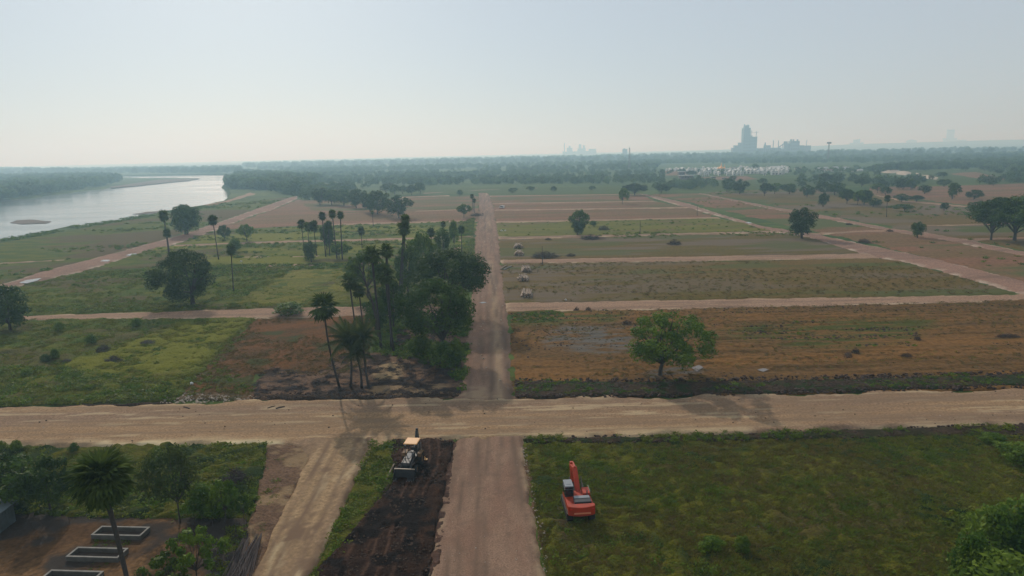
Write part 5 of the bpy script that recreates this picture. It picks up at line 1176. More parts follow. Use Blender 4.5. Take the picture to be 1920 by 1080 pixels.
mb.build('bucket_teeth', m_steel, lbo)
for sx, y in ((-.68, -.2), (.68, -.2), (-.68, -1.5), (.68, -1.5)): MB().bar((sx, y, 1.2), (sx * .96, y, 2.72), .07).build('canopy_post', m_black, bh)
MB().box((0, -.85, 2.80), (1.62, 1.85, .10), taper=.93).build('canopy_roof', m_canopy, bh, bevel=.04)
se = MB().box((0, -.95, 1.35), (.5, .5, .12)).box((0, -1.2, 1.65), (.5, .1, .55)).build('seat', m_black, bh, bevel=.03)
MB().tube([(0, -.35, 1.3), (0, -.48, 1.72)], .03, 6).box((0, -.48, 1.74), (.42, .42, .03)).build('steering_wheel', m_black, bh)
MB().box((0, -.3, 1.45), (.9, .08, .55)).build('dashboard', m_black, bh)
MB().tube([(.25, 1.2, 1.4), (.25, 1.2, 1.95)], .04, 8).build('exhaust', m_steel, bh)
for sx in (-1, 1): MB().box((sx * .55, .08, 2.72), (.14, .08, .12)).build('headlight', m_greyp, bh); MB().box((sx * .95, -.05, 2.15), (.04, .2, .32)).tube([(sx * .68, -.1, 2.2), (sx * .95, -.05, 2.15)], .012, 4).build('mirror', m_glass, bh)
for sx in (-1, 1): MB().bar((sx * .55, -1.95, .9), (sx * 1.15, -2.05, .12), .12).box((sx * 1.15, -2.05, .05), (.4, .35, .06)).build('stabiliser_leg', m_yellow, bh)
kb = MB().prism([(-1.95, .7), (-2.15, .7), (-2.35, 1.2), (-3.05, 3.05), (-2.95, 3.3), (-2.75, 3.2), (-2.2, 1.9), (-1.95, 1.2)], -.13, .13).build('rear_boom', m_black, bh, bevel=.02)
MB().tube([(.12, -2.0, 1.3), (.12, -2.75, 2.8)], .05, 8).build('boom_cylinder', m_steel, kb)
ds = MB().prism([(-2.8, 3.5), (-3.1, 3.45), (-3.45, 2.1), (-3.55, 1.3), (-3.4, 1.3), (-3.15, 2.4)], -.11, .11).build('dipper_arm', m_black, bh, bevel=.02)
MB().prism([(-3.55, 1.45), (-3.3, 1.3), (-3.1, .85), (-3.3, .45), (-3.7, .45), (-3.75, .55), (-3.45, .6), (-3.35, .85), (-3.55, 1.15)], -.30, .30).build('rear_bucket', m_steel, bh)

# ---- log piles ---------------------------------------------------------------
def log_pile(bx, by, wpx, label, L=6.5, rows=(7, 6, 5), seed=1):
    b = P(bx, by); s = scale_at(b); w = wpx * s; t = empty('log_pile', (b.x, b.y + L / 2, .02), label, 'log pile', 'log piles beside the main road')
    r = random.Random(seed); rd = w / rows[0] / 2
    for j, nrow in enumerate(rows):
        for i in range(nrow):
            x = (i - (nrow - 1) / 2) * rd * 2.02; z = rd + j * rd * 1.62; rr = rd * r.uniform(.8, 1.0); sh = r.uniform(-.5, .5); dx = r.uniform(-.3, .3); Lr = L * r.uniform(.7, 1.0)
            MB().tube([(x - dx, sh - Lr / 2, z), (x + r.uniform(-.06, .06), sh, z + r.uniform(0, .06)), (x + dx, sh + Lr / 2, z)], [rr, rr * .92, rr * .75], 7).build('log', m_log, t)
    for i in range(2):
        a = r.uniform(-.5, .5); MB().tube([(-w / 2 * .7, a * 3, rd * 6.2), (w / 2 * .8, -a * 3 + .5, rd * 6.0)], [rd * .35, rd * .2], 5).build('branch', m_log, t)
log_pile(988, 559, 22, 'cut log pile nearest the second side road', 7.5, seed=1)
log_pile(981, 529, 21, 'cut log pile in the middle, second from the near side', 7.0, seed=2)
log_pile(987, 511, 19, 'cut log pile just below the third side road', 6.5, (6, 5, 4), 3)
log_pile(973, 480, 18, 'cut log pile just above the third side road, with a pale stack behind', 6.0, (6, 5, 3), 4)
log_pile(972, 466, 17, 'farthest cut log pile beside the main road', 6.5, (6, 5, 3), 5)
def lying(px0, py0, px1, py1, r0, label, name='log', mat=None, z=.2, cat='log'):
    a, b = P(px0, py0), P(px1, py1); m_ = (a + b) / 2
    o = MB().tube([a - m_ + Vector((0, 0, z)), Vector((0, .05, z + .03)), b - m_ + Vector((0, 0, z))], [r0, r0 * .9, r0 * .7], 7).build(name, mat or m_log); o.location = (m_.x, m_.y, 0); return tag(o, label, cat)
lying(944, 507, 959, 500, .22, 'pale bare log lying beside the main road', mat=m_rim)
lying(938, 506, 950, 498, .22, 'darker log lying against the pale bare log')
lying(724, 903, 742, 868, .11, 'pale thin trunk lying on the green strip beside the backhoe loader', name='fallen_trunk')
lying(283, 945, 290, 930, .14, 'short broken log in the weeds between the palmyra palm and the airy tree', mat=m_twig)
lying(345, 766, 356, 769, .14, 'dark branch lying on the crossroad near its top edge', name='branch', mat=m_clod, cat='branch')
lying(518, 769, 534, 765, .16, 'dark chunk of wood lying on the crossroad left of the palm shadow', name='branch', mat=m_clod, cat='branch')
lying(502, 768, 516, 764, .10, 'thin dark stick lying on the crossroad beside the dark chunk', name='branch', mat=m_clod, cat='branch')

# ---- brush heaps ----------------------------------------------------------------
def heap_mesh(seed, n=420, mat=None, leafy=0):
    r = random.Random(seed); mb = MB()
    for i in range(n):
        a = r.uniform(0, 6.28); q = r.random() ** .6; o = Vector((math.cos(a) * q * .45, math.sin(a) * q * .45, 0)); o.z = r.uniform(0, 1) * (1 - q ** 2) * .85
        b = r.uniform(0, 6.28); l = r.uniform(.08, .24); e = o + Vector((math.cos(b) * l, math.sin(b) * l, r.uniform(-.25, .3))); e.z = max(.01, min(1.05, e.z))
        mb.tube([o, e], [.012, .005], 3, False)
    return mb.mesh('brush_heap', mat or m_twig)
HM = [heap_mesh(k) for k in range(3)]; HD = [heap_mesh(k + 5, 380, m_clod) for k in range(2)]
def heap(bx, by, wpx, hpx, label, dark=False, depth=.8, k=0):
    b = P(bx, by); s = scale_at(b); o = link('brush_heap', (HD[k % 2] if dark else HM[k % 3])); o.location = (b.x, b.y, .03)
    o.scale = (wpx * s, wpx * s * depth, max(.3, hpx * s)); o.rotation_euler = (0, 0, k * 1.1); tag(o, label, 'brush heap'); return o
heap(442, 905, 62, 34, 'long greyish purple brush heap right of the airy tree', k=0)
heap(425, 925, 40, 30, 'smaller brush heap merging into the long greyish one', k=1)
heap(194, 658, 34, 14, 'grey brush heap beside the dark round shrub in the left green field', k=2)
heap(213, 678, 34, 14, 'second grey brush heap, lower in the left green field', k=0)
heap(124, 679, 22, 8, 'small grey brush heap right of the paired shrubs', k=1)
heap(275, 645, 40, 8, 'flat grey brush heap near the tractor lines in the left green field', k=2)
heap(1022, 482, 56, 13, 'long dark brush heap above the third side road, by the thin post', dark=True, k=0)
heap(1264, 458, 34, 11, 'dark round brush heap alone in the grassy field', dark=True, k=1)
heap(1132, 431, 24, 10, 'dark brush heap right of the tree on the yellow green field', dark=True, k=0)
heap(1107, 448, 44, 10, 'low green-dark brush heap along the fourth side road', dark=True, k=1)
heap(1028, 450, 14, 5, 'small dark heap left of the tree on the yellow green field', dark=True, k=0)
heap(1081, 582, 13, 8, 'left one of two spiky dark root balls on the second side road edge', dark=True, k=1)
heap(1103, 582, 12, 8, 'right one of two spiky dark root balls on the second side road edge', dark=True, k=0)
heap(1175, 607, 28, 8, 'dark heap of turned earth above the wet patch', dark=True, k=1)
heap(1592, 421.5, 15, 4, 'small dark heap by the far diagonal road', dark=True, k=0)
heap(1668, 434, 18, 5, 'dark heap at the junction of the far diagonal road', dark=True, k=1)
heap(1620, 455, 26, 9, 'grey heap between the two diagonal roads', dark=True, k=0)
heap(1604, 662, 30, 12, 'dark heap of clods in the middle of the big brown field', dark=True, k=1, depth=.5)
heap(1700, 670, 26, 10, 'dark heap of clods farther right in the big brown field', dark=True, k=0, depth=.5)
heap(1720, 637, 26, 10, 'dark heap at the end of the green streaks in the brown field', dark=True, k=1, depth=.5)
heap(1890, 632, 50, 8, 'long dark heap near the right edge of the big brown field', dark=True, k=0, depth=.4)
heap(1590, 668, 40, 7, 'flat dark heap under the middle one in the brown field', dark=True, k=1, depth=.4)
heap(1070, 480, 24, 6, 'thin tail of the long dark brush heap', dark=True, k=1)
heap(893, 405, 26, 7, 'dark heap of rubble on the left edge of the far main road', dark=True, k=0)
heap(845, 700, 40, 12, 'heap of cut branches under the front grove tree', dark=False, k=1)
heap(690, 900 - 172, 30, 6, 'litter of palm branches at the foot of the coconut palms', k=2)

# stick stack at the yard corner
b = P(462, 1055); t = empty('stick_stack', (b.x, b.y, .08), 'stack of long pale grey sticks at the bottom edge beside the dirt verge', 'stick stack')
for f_, (x0, y0, x1, y1, n_st) in enumerate([(486, 1016, 452, 1086, 26), (462, 1022, 438, 1090, 20)]):
    a, c = P(x0, y0) - b, P(x1, y1) - b; r = random.Random(f_)
    for i in range(n_st):
        u = (i / (n_st - 1) - .5); e = c + Vector((u * 1.9, r.uniform(-.3, .3), r.uniform(0, .35))); s_ = a + Vector((u * .55, r.uniform(-.3, .3), r.uniform(.1, .75)))
        MB().tube([s_, (s_ + e) / 2 + Vector((0, 0, .1)), e], [.025, .035, .03], 5).build('stick', m_twig, t)

# ---- concrete basins, shed, stakes ---------------------------------------------
def basin(c4, label, h=.45):
    q = [P(a, b_, h + .11) for a, b_ in c4]; c = sum(q, Vector()) / 4
    ux = ((q[1] - q[0]) + (q[2] - q[3])) / 2; uy = ((q[0] - q[3]) + (q[1] - q[2])) / 2; ux.z = uy.z = 0
    W, D = ux.length, uy.length; t = empty('concrete_basin', (c.x, c.y, .11), label, 'basin', 'concrete basins in the yard', math.atan2(ux.y, ux.x))
    sk = uy.dot(ux.normalized()); th = .16
    for nm, cc, dd in (('wall', (0, D / 2 - th / 2, h / 2 - .03), (W, th, h)), ('wall', (0, -D / 2 + th / 2, h / 2 - .03), (W, th, h)), ('wall', (-W / 2 + th / 2, 0, h / 2 - .03), (th, D - 2 * th - .004, h)), ('wall', (W / 2 - th / 2, 0, h / 2 - .03), (th, D - 2 * th - .004, h))):
        wl_ = MB().box(cc, dd).build(nm, m_conc, t)
        MB().box((cc[0], cc[1], h - .005), (dd[0] + .02, dd[1] + (.02 if dd[1] < .3 else -.03), .05)).build('rim', m_rim, wl_)
    MB().box((0, 0, .0), (W - 2 * th - .01, D - 2 * th - .01, .08)).build('floor', m_yardfloor, t)
m_yardfloor = paint('basin_mud', (.045, .032, .024), .9, dirt=(.09, .06, .045), dscale=1.0)
basin([(190, 986), (280, 988), (264, 1005), (171, 1003)], 'farthest concrete basin, behind the palmyra trunk')
basin([(146, 1025), (239, 1028), (222, 1046), (123, 1044)], 'middle concrete basin, crossed by the palmyra trunk at its right end')
basin([(95, 1068), (192, 1071), (176, 1090), (74, 1087)], 'nearest concrete basin, cut by the bottom edge')
sc_ = P(31, 978); d1 = (P(-12, 1012) - sc_); d1.z = 0; d1.normalize(); hh = 2.0
shd = empty('tin_shed', (sc_.x, sc_.y, .08), 'grey tin shed with a sloping roof at the left edge', 'shed', rz=math.atan2(d1.y, d1.x))
for k in range(26): MB().box((.10 + k * .2, -.03 + (.02 if k % 2 else 0), hh / 2), (.2, .03, hh)).build('wall_panel', m_tin, shd)
MB().box((2.6, -3.5, hh / 2 - .02), (5.2, .06, hh)).box((.0, -1.77, hh / 2 - .02), (.06, 3.4, hh)).box((5.2, -1.77, hh / 2 - .02), (.06, 3.4, hh)).build('wall', m_tin, shd)
MB().add([(-.25, .25, hh), (5.5, .25, hh), (5.5, -1.8, hh + .55), (-.25, -1.8, hh + .55), (-.25, .25, hh + .05), (5.5, .25, hh + .05), (5.5, -1.8, hh + .6), (-.25, -1.8, hh + .6)], [(0, 3, 2, 1), (4, 5, 6, 7), (0, 1, 5, 4), (1, 2, 6, 5), (2, 3, 7, 6), (3, 0, 4, 7)]).build('roof', m_tin, shd)
MB().add([(-.25, -3.8, hh), (5.5, -3.8, hh), (5.5, -1.81, hh + .55), (-.25, -1.81, hh + .55), (-.25, -3.8, hh + .05), (5.5, -3.8, hh + .05), (5.5, -1.81, hh + .6), (-.25, -1.81, hh + .6)], [(0, 3, 2, 1), (4, 5, 6, 7), (0, 1, 5, 4), (1, 2, 6, 5), (2, 3, 7, 6), (3, 0, 4, 7)]).build('roof', m_tin, shd)
for i, (x, y, h) in enumerate([(365, 985, .9), (398, 986, .8), (422, 1004, 1.2), (443, 1010, 1.3), (462, 985, 1.2), (130, 985, .9)]):
    q = P(x, y); o = MB().tube([(0, 0, 0), (.05, 0, h / 2), (.03, 0, h)], [.04, .035, .03], 6).build('fence_stake', m_twig); o.location = (q.x, q.y, .05)
    tag(o, ['thin stake in the yard left of the sapling row', 'thin stake at the foot of the bright bush', 'thin stake left of the stick stack', 'tallest thin stake beside the stick stack', 'thin stake at the yard corner by the verge', 'thin stake left of the farthest basin'][i], 'stake')
# survey posts
for x, y, yt, lb in [(1017, 497, 461, 'thin bare post beside the long dark brush heap'), (1200, 439, 413, 'thin post on the yellow green field'), (1307, 405, 385, 'far thin post beside the diagonal road'), (1237, 365 + 2, 352, 'thin far post near the end of the diagonal road'), (898, 396, 384, 'short post at the left edge of the far main road'), (888, 300 + 95, 380, 'slim post between the far palms by the main road')]:
    q = P(x, y); h = at_y(x, yt, q.y).z; o = MB().tube([(0, 0, -.1), (.03, 0, h * .5), (0, 0, h)], [.14, .11, .08], 6).build('wooden_post', m_twig); o.location = (q.x, q.y, 0); tag(o, lb, 'post')
# person on the road
q = P(905.5, 405); me = bpy.data.meshes.new('person'); pv_ = [(0, 0, .95), (0, 0, 1.2), (0, 0, 1.42), (0, 0, 1.52), (0, 0, 1.66), (.10, 0, .9), (.12, .05, .5), (.12, 0, .05), (.12, .12, .03), (-.10, 0, .9), (-.12, -.05, .5), (-.12, 0, .05), (-.12, .12, .03), (.2, 0, 1.4), (.27, 0, 1.12), (.27, .08, .85), (-.2, 0, 1.4), (-.27, 0, 1.12), (-.27, .08, .85)]
pe = [(0, 1), (1, 2), (2, 3), (3, 4), (0, 5), (5, 6), (6, 7), (7, 8), (0, 9), (9, 10), (10, 11), (11, 12), (2, 13), (13, 14), (14, 15), (2, 16), (16, 17), (17, 18)]
rad_ = [.16, .15, .16, .06, .11, .1, .07, .05, .04, .1, .07, .05, .04, .07, .05, .04, .07, .05, .04]
me.from_pydata(pv_, pe, []); me.materials.append(m_cloth); pe_o = link('person', me); sm = pe_o.modifiers.new('skin', 'SKIN'); pe_o.modifiers.new('sub', 'SUBSURF').levels = 1
for i, v in enumerate(me.skin_vertices[0].data): v.radius = (rad_[i], rad_[i] * .8); v.use_root = (i == 0)
pe_o.location = (q.x, q.y, .15); tag(pe_o, 'person in dark clothes standing on the left side of the far main road', 'person')
# small vehicles
def car(x, y, label, L=4.2, W=1.8, Hh=1.7, rz=0.0, mat=None, name='parked_van', cat='van'):
    q = P(x, y); t = empty(name, (q.x, q.y, .1), label, cat, rz=rz)
    MB().prism([(-L / 2, .35), (L / 2, .35), (L / 2, .85), (L / 2 - .5, 1.0), (L / 2 - 1.0, Hh), (-L / 2 + .1, Hh), (-L / 2, 1.0)], -W / 2, W / 2).build('body', mat or m_white, t, bevel=.06)
    MB().prism([(L / 2 - .62, 1.02), (L / 2 - 1.05, Hh - .12), (-L / 2 + .3, Hh - .12), (-L / 2 + .3, 1.02)], -W / 2 - .01, W / 2 + .01).build('window', m_glass, t)
    for sx in (-1, 1):
        for y_ in (-L / 2 + .8, L / 2 - .8): MB().tube([(sx * (W / 2 - .2), y_, .33), (sx * (W / 2 + .02), y_, .33)], .33, 12).build('wheel', m_tyre, t)
car(941, 391, 'small white van parked on the field right of the far main road', 3.4, 1.7, 1.9, .9)
car(1337, 335.5, 'white vehicle parked in front of the white settlement', 6.5, 2.3, 2.6, 1.5)
car(1357, 336, 'dark vehicle parked right of the white one before the settlement', 4.2, 1.8, 1.5, 1.4, m_black, 'parked_car', 'car')
for x, lb in ((940.5, 'left one of two white sacks on the yellow green field edge'), (947, 'right one of two white sacks on the yellow green field edge')):
    q = P(x, 433.5); o = link('white_sack', rock_mesh('white_sack', int(x), m_white)); o.location = (q.x, q.y, .3); o.scale = (1.1, .8, 1.1); tag(o, lb, 'sack')
for x, y, lb in ((452, 491, 'tiny white post marker in the green field beyond the paddock'), (1060.5, 564, 'small white stone marker above the second side road'), (360, 722, 'white stone on the corner of the left brown field')):
    q = P(x, y); o = link('white_stone', rock_mesh('white_stone', int(x), m_white)); o.location = (q.x, q.y, .25); o.scale = (.8, .6, 1.0); tag(o, lb, 'stone')

# ---- settlement -----------------------------------------------------------------
def hut_meshes(w, d, h, rh):
    wm = MB().box((0, 0, h / 2), (w, d, h)).mesh('wall', m_white)
    rf = MB().prism([(-w / 2 - .25, h), (w / 2 + .25, h), (0, h + rh)], -d / 2 - .2, d / 2 + .2, axis='y').mesh('roof', m_roofp)
    dr = MB().box((0, -d / 2 - .02, 1.0), (.9, .06, 2.0)).mesh('door', m_glass)
    wn_ = MB().box((w * .3, -d / 2 - .02, 1.6), (.6, .06, .8)).mesh('window', m_glass)
    return wm, rf, dr, wn_
m_roofp = paint('pale_roof', (.42, .42, .40), .6, dirt=(.25, .24, .23), dscale=.3)
HUT = [hut_meshes(3.0, 4.0, 3.6, 1.4), hut_meshes(3.8, 4.5, 3.4, 1.6), hut_meshes(2.6, 3.4, 4.4, 1.2)]
r = random.Random(12); nh = 0
for row, (y0, y1) in enumerate([(331.0, 327.5), (328.3, 325), (326, 323), (323.8, 321), (321.8, 319.2), (320.2, 317.6)]):
    x = 1262 + row * 9 if row < 4 else 1250
    while x < (1478 if row > 0 else 1470):
        f = (x - 1262) / 216; y = y0 + (y1 - y0) * f + r.uniform(-.5, .5)
        skip = (row <= 1 and x < 1305) or (1272 < x < 1300 and row < 3) or (1344 < x < 1376 and 2 <= row < 5) or r.random() < (.12 if row > 0 else .35)
        if not skip:
            q = P(x, y); hset = HUT[r.randrange(3)]
            t = empty('white_hut', (q.x, q.y, 0), ['white gabled hut in the nearest row of the settlement', 'white gabled hut in the second row of the settlement', 'white gabled hut in the third row of the settlement', 'white gabled hut in the fourth row of the settlement', 'white gabled hut in the fifth row of the settlement', 'white gabled hut in the farthest row of the settlement'][row], 'hut', 'white huts of the settlement', r.uniform(-.5, .5)); sc0 = r.uniform(.85, 1.15); t.scale = (sc0, sc0, sc0 * r.uniform(.9, 1.15))
            for nm, me_ in zip(('wall', 'roof', 'door', 'window'), hset): link(nm, me_, t)
            nh += 1
        x += r.uniform(5.5, 8.5)
def house(x, y, wpx, hpx, label, name='house', wall=None, roof=None, flat=False, d=8, storeys=1, rz=0.0, cat='house'):
    q = P(x, y); s = scale_at(q); w = wpx * s; h = hpx * s; t = empty(name, (q.x, q.y, 0), label, cat, rz=rz)
    wh = h * (.82 if flat else .62); MB().box((0, 0, wh / 2), (w, d, wh)).build('wall', wall or m_white, t)
    if flat: MB().box((0, 0, wh + h * .06), (w * 1.08, d * 1.1, h * .12)).build('roof', roof or m_roofp, t)
    else: MB().prism([(-d / 2 - .4, wh), (d / 2 + .4, wh), (0, h)], -w / 2 - .4, w / 2 + .4).build('roof', roof or m_roofp, t)
    n = max(2, int(w / 3.2))
    for st_ in range(storeys):
        for i in range(n): MB().box((-w / 2 + w * (i + .5) / n, -d / 2 - .02, wh * (st_ + .55) / storeys), (w / n * .4, .08, wh / storeys * .35)).build('window', m_glass, t)
    return t
house(1286, 336, 24, 8, 'wide brown building with a pale flat roof at the left of the settlement', wall=m_brick, flat=True, d=9, cat='building', name='building')
house(1277, 330, 11, 9, 'brown block behind the wide flat-roofed brown building', wall=m_brick, flat=True, d=8, cat='building', name='building')
house(1455, 318.5, 20, 7, 'long hall with a pale roof at the right of the settlement', flat=False, d=14, cat='hall', name='hall')
house(1375, 321, 12, 8, 'tall white house right of the golden spire', flat=True, d=8, storeys=2)
for i, (x, y, w_, h_, rf) in enumerate([(1533, 319, 9, 5, 0), (1541, 323, 8, 6, 1), (1548, 319, 7, 6, 0), (1556, 322, 10, 5, 1), (1566, 318, 8, 6, 0), (1574, 322, 7, 5, 1), (1583, 317.5, 8, 5, 0), (1591, 319, 7, 6, 0), (1600, 322, 9, 4, 1), (1612, 321, 8, 4, 0), (1645, 319.5, 7, 4, 0), (1496, 318, 9, 4, 1)]):
    house(x, y, w_, h_, ['leftmost pale house of the group right of the settlement', 'low house with a rusty roof under the leftmost pale one', 'pale house third from the left in the right group', 'broad house with a rusty roof in the right group', 'tall pale house in the middle of the right group', 'small rusty-roofed house right of the middle one', 'pale house high up in the right group', 'brightest pale house at the right of the group', 'flat rusty-roofed house at the right end of the group', 'low pale house past the right end of the group', 'pale house just left of the rubble heaps', 'rusty-roofed house between the two groups'][i], roof=m_rust if rf else None, d=6)
# pagoda with golden spire
q = P(1352, 321); s = scale_at(q); t = empty('pagoda', (q.x, q.y, 0), 'pagoda with a golden spire rising above the white huts', 'pagoda'); Hp = 17 * s
MB().box((5 * s, 0, 1.8), (26 * s, 10, 3.6)).build('base_hall', m_white, t); MB().box((5 * s, 0, 3.75), (28 * s, 11, .3)).build('base_roof', m_white, t)
MB().tube([(0, 0, 3.9), (0, 0, 5.2), (0, 0, 6.5), (0, 0, 8.5), (0, 0, Hp)], [3.6, 3.2, 1.9, .8, .08], 14).build('spire', m_gold, t)
for k, (dx, sc0) in enumerate(((5, .7), (-4.5, .45))): MB().tube([(dx, 0, 3.9), (dx, 0, 5), (dx, 0, 5.8), (dx, 0, 3.9 + (Hp - 3.9) * sc0)], [1.6, 1.4, .6, .05], 12).build('small_spire', m_gold, t)
# rubble heaps
def mound(px, h, label, seed, name='rubble_heap'):
    poly = PP(px); xs = [p[0] for p in poly]; ys = [p[1] for p in poly]; cell = 1.6
    gx = np.arange(min(xs), max(xs), cell); gy = np.arange(min(ys), max(ys), cell); X, Y = np.meshgrid(gx, gy)
    sd = sdf(X, Y, poly); Z = np.where(sd > -1, smooth(-1, 9, sd) * h * (.25 + 1.2 * fbm(X * .12, Y * .12, seed, 4)), -.5) + (fbm(X * .5, Y * .5, seed + 2, 3) - .5) * 1.1 * (sd > 0) - .05
    nx, ny = len(gx), len(gy); idx = np.arange(nx * ny).reshape(ny, nx); k = (sd > -2); fk = k[:-1, :-1] & k[1:, 1:]
    F = np.stack([idx[:-1, :-1][fk], idx[:-1, 1:][fk], idx[1:, 1:][fk], idx[1:, :-1][fk]], 1)
    cx, cy = float(np.mean(xs)), float(np.mean(ys)); m_ = mesh_np(name, np.stack([X.ravel() - cx, Y.ravel() - cy, Z.ravel()], 1), F, m_sandpile)
    o = link(name, m_); o.location = (cx, cy, 0); return tag(o, label, 'rubble heap')
mound([(1648, 321), (1672, 319), (1690, 321), (1676, 325), (1652, 324)], 2.4, 'left pale rubble heap on the far right rise', 3)
mound([(1680, 323), (1704, 322), (1714, 326), (1700, 329), (1680, 327)], 2.4, 'middle pale rubble heap, brightest on its right end', 4)
mound([(1728, 328), (1742, 329), (1760, 333), (1756, 337), (1736, 335)], 2.4, 'lowest pale rubble heap at the right of the row', 5)
mound([(1715, 325), (1724, 325), (1726, 329), (1716, 329)], 2.5, 'small pale rubble heap between the middle and lowest ones', 6)

# ---- masts and cement works --------------------------------------------------------
def lattice(x, y, yt, w, label, head=None, Y=None, name='telecom_mast'):
    q = P(x, y) if Y is None else at_y(x, 300, Y); q.z = 0; h = at_y(x, yt, q.y).z; t = empty(name, q, label, 'mast'); mb = MB(); r_ = .16 if w < 3 else .22
    cs = [(-1, -1), (1, -1), (1, 1), (-1, 1)]; n = 14
    for cx, cy in cs: mb.bar((cx * w / 2, cy * w / 2, 0), (cx * w * .2, cy * w * .2, h), r_ * 1.6)
    mb.build('mast_legs', m_steel, t); mb = MB()
    for i in range(n):
        z0, z1 = h * i / n, h * (i + 1) / n; f0, f1 = w / 2 * (1 - .6 * i / n), w / 2 * (1 - .6 * (i + 1) / n)
        for k in range(4):
            a, b = cs[k], cs[(k + 1) % 4]; mb.bar((a[0] * f0, a[1] * f0, z0), (b[0] * f1, b[1] * f1, z1), r_)
    mb.build('bracing', m_steel, t)
    if head: MB().tube([(0, 0, h - head[1]), (0, 0, h)], head[0], 12).build('platform', m_steel, t)
    else: MB().tube([(0, 0, h), (0, 0, h + 2)], .15, 5).build('antenna', m_steel, t)
lattice(1180, 318, 277, 3.2, 'slim lattice mast standing alone right of the picture centre')
lattice(1552.5, 302, 266.5, 3.2, 'mast with a wide drum-shaped head right of the cement works', head=(4.5, 3.5))
def blk(par, name, x0, x1, y0, Y, depth=25, mat=None, z0=0.0, dy=0.0):
    a = at_y(x0, 285, Y); b = at_y(x1, 285, Y); h = at_y((x0 + x1) / 2, y0, Y).z
    return MB().box(((a.x + b.x) / 2 - par.location.x, dy, (h + z0) / 2), (b.x - a.x, depth, h - z0)).build(name, mat or m_plant, par)
def facade(par, name, x0, x1, ytop, Y, depth, storeys, bays):
    o = blk(par, name, x0, x1, ytop, Y, depth); a = at_y(x0, 285, Y).x - par.location.x; b = at_y(x1, 285, Y).x - par.location.x; h = at_y(x0, ytop, Y).z
    for s_ in range(storeys):
        mb = MB()
        for i in range(bays): mb.box((a + (b - a) * (i + .5) / bays, -depth / 2 - .05, h * (s_ + .6) / storeys), ((b - a) / bays * .6, .4, h / storeys * .5))
        mb.build('opening_row', m_black, o)
    return o
Y1 = 2900.0
def root(name, x, Y, label, cat='tower'): q = at_y(x, 285, Y); return empty(name, (q.x, Y, 0), label, cat)
t = root('preheater_tower', 1397, Y1, 'tallest concrete tower of the cement works, with frames on top')
facade(t, 'lower_storeys', 1391, 1404, 240, Y1, 26, 9, 3); blk(t, 'upper_frame', 1393.5, 1401.5, 235, Y1, 18); blk(t, 'left_stack', 1393.6, 1394.8, 232.6, Y1, 3); blk(t, 'right_stack', 1399.5, 1401, 233.4, Y1, 3)
blk(t, 'side_bracket', 1404, 1405.4, 262, Y1, 8)
t = root('preheater_tower', 1410, Y1 + 20, 'lower unfinished block beside the tallest tower of the cement works'); facade(t, 'storeys', 1402.5, 1416.8, 256.5, Y1 + 20, 24, 6, 4); blk(t, 'roof_frame', 1405, 1409, 254, Y1 + 20, 8)
t = root('silo_block', 1384, Y1, 'stepped low block left of the tallest tower', 'building'); blk(t, 'low_step', 1376, 1391, 272.5, Y1, 20); blk(t, 'high_step', 1384, 1390.5, 267.5, Y1, 14); blk(t, 'annex', 1372, 1377, 277, Y1, 20)
for x, lb, jx0, jx1, yt in ((1416.5, 'tower crane with a long jib over the unfinished block', 1408, 1421, 248), (1407.2, 'thin crane mast at the left of the long jib', 1405.5, 1409, 247)):
    t = root('tower_crane', x, Y1 + 30, lb, 'crane'); h = at_y(x, yt, Y1 + 30).z; a = at_y(jx0, 285, Y1 + 30).x - t.location.x; b = at_y(jx1, 285, Y1 + 30).x - t.location.x
    MB().box((0, 0, h / 2), (2.0, 2.0, h)).build('mast', m_rust, t); MB().box(((a + b) / 2, 0, h), (b - a, 1.6, 1.6)).build('jib', m_rust, t); MB().box((0, 0, h + 4), (.9, .9, 8)).build('jib_top', m_rust, t)
t = root('factory_hall', 1440, Y1, 'long low hall of the cement works', 'hall'); facade(t, 'hall_wall', 1418, 1462, 277.5, Y1, 30, 1, 12); blk(t, 'low_wing', 1462, 1480, 279, Y1, 20); blk(t, 'roof_house', 1437, 1443, 272.5, Y1, 20)
t = root('silo', 1434, Y1 - 10, 'peaked silo left of the two thin chimneys', 'silo'); h = at_y(1434, 268, Y1).z; MB().tube([(0, 0, 0), (0, 0, h * .7), (0, 0, h)], [6, 6, 1.2], 14).build('silo_body', m_plant, t); MB().box((0, 0, h), (3.5, 3.5, 4)).build('head_house', m_plant, t)
for x, lb in ((1449.2, 'left one of two thin chimneys of the cement works'), (1459, 'right one of two thin chimneys of the cement works')):
    t = root('chimney', x, Y1, lb, 'chimney'); h = at_y(x, 264, Y1).z; MB().tube([(0, 0, 0), (0, 0, h)], [2.2, 1.5], 12).build('shaft', m_plant, t); MB().tube([(0, 0, h), (0, 0, h + 1.5)], [2.0, 2.0], 12).build('collar', m_plant, t)
t = root('conveyor', 1467, Y1, 'sloping conveyor rising to the head house', 'conveyor'); a = at_y(1459, 277, Y1); b = at_y(1472, 268, Y1)
MB().bar((a.x - t.location.x, 0, a.z), (b.x - t.location.x, 0, b.z), 4, 4).build('gallery', m_plant, t); MB().bar((0, 0, 0), (0, 0, (a.z + b.z) / 2), 2).build('trestle', m_plant, t); blk(t, 'head_house', 1469.5, 1475, 265, Y1, 12)
t = root('mill_building', 1488, Y1, 'broad mill building with round tanks on its roof', 'building'); facade(t, 'mill_wall', 1479.5, 1496, 264.5, Y1, 26, 4, 5); blk(t, 'step_left', 1474, 1480, 269, Y1, 20); blk(t, 'step_right', 1496, 1506, 272.5, Y1, 16)
for x in (1482, 1486.3, 1494): q = at_y(x, 285, Y1); h = at_y(x, 261.2, Y1).z; MB().tube([(q.x - t.location.x, 0, at_y(x, 265, Y1).z), (q.x - t.location.x, 0, h)], 3.6, 12).build('roof_tank', m_plant, t)
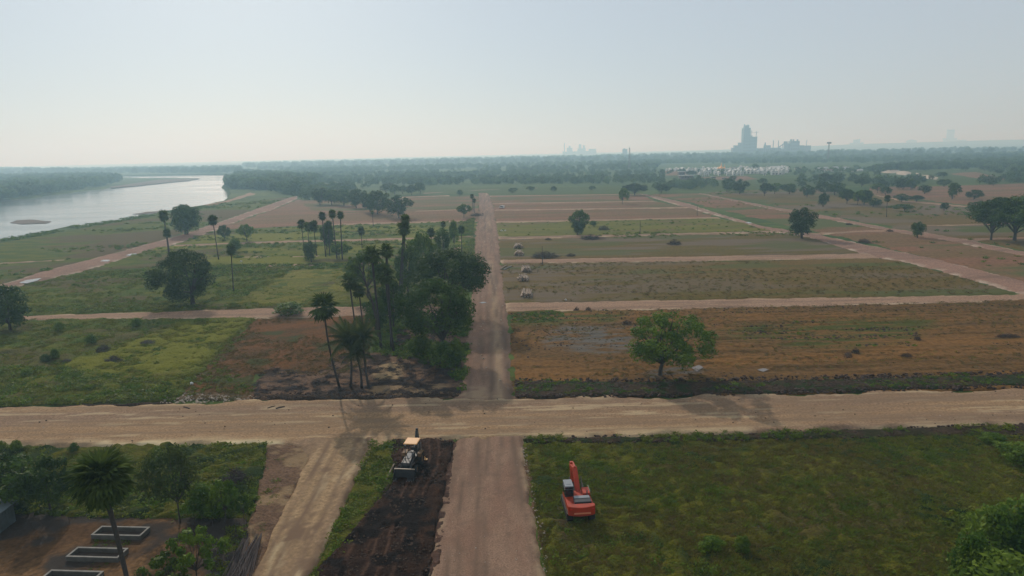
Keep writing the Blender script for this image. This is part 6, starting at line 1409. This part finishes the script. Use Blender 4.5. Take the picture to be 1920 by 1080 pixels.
t = root('factory_hall', 1512, Y1, 'faint low hall at the right end of the cement works', 'hall'); blk(t, 'hall_wall', 1502, 1518, 273, Y1, 20); blk(t, 'thin_mast', 1511.3, 1512, 262, Y1, 2)
Y2 = 6300.0
t = root('distant_factory', 1085, Y2, 'faint distant factory with towers left of the lattice mast', 'factory')
for nm, x0, x1, y0 in (('chimney', 1057.6, 1059, 268), ('hall', 1055, 1118, 283.5), ('block', 1063, 1073, 277), ('block_top', 1066.5, 1069.5, 273.5), ('tower', 1085.5, 1090, 270.5), ('tower', 1093, 1096.5, 272.5), ('tower_base', 1083, 1098, 278), ('silo_block', 1104, 1117, 279)): blk(t, nm, x0, x1, y0, Y2, 30)
t = root('distant_building', 1172, 3600, 'faint flat building just left of the lattice mast top', 'building'); blk(t, 'storeys', 1167.5, 1176, 279.5, 3600, 20); blk(t, 'rooftop', 1169, 1172, 278.3, 3600, 10)
t = root('distant_factory', 1606, 7000, 'faint distant towers on the right horizon', 'factory')
for nm, x0, x1, y0 in (('tower', 1600.5, 1602.5, 262), ('tower', 1605.5, 1609.5, 261), ('hall', 1594, 1616, 267.5)): blk(t, nm, x0, x1, y0, 7000, 40)
t = root('distant_tower', 1779, 8600, 'very faint tall tower on the right horizon', 'tower')
for nm, x0, x1, y0 in (('shaft', 1773.5, 1784.5, 243), ('base', 1768, 1790, 259), ('wing', 1790, 1808, 262)): blk(t, nm, x0, x1, y0, 8600, 40)
t = root('distant_hall', 1707, 8000, 'very faint dome-shaped hall left of the faint tall tower', 'hall'); blk(t, 'dome_base', 1698, 1716, 263.5, 8000, 30); blk(t, 'dome_top', 1702, 1711, 261.8, 8000, 24)
# long low ridge on the right horizon
bm = bmesh.new(); rows = []
for i in range(60):
    x = 400 + i * 130.0; hgt = 42 * float(smooth(900, 4200, x)) * (.75 + .5 * float(fbm(x * .0011, 3.3, 4, 3))); rows.append([bm.verts.new((x, 5200, -1)), bm.verts.new((x, 6200, hgt * .8)), bm.verts.new((x, 6800, hgt)), bm.verts.new((x, 8200, -1))])
for i in range(59):
    for k in range(3): bm.faces.new((rows[i][k], rows[i + 1][k], rows[i + 1][k + 1], rows[i][k + 1]))
bmesh.ops.recalc_face_normals(bm, faces=bm.faces); me = bpy.data.meshes.new('low_ridge'); bm.to_mesh(me); bm.free(); me.materials.append(m_land); tag(link('low_ridge', me), kind='structure')
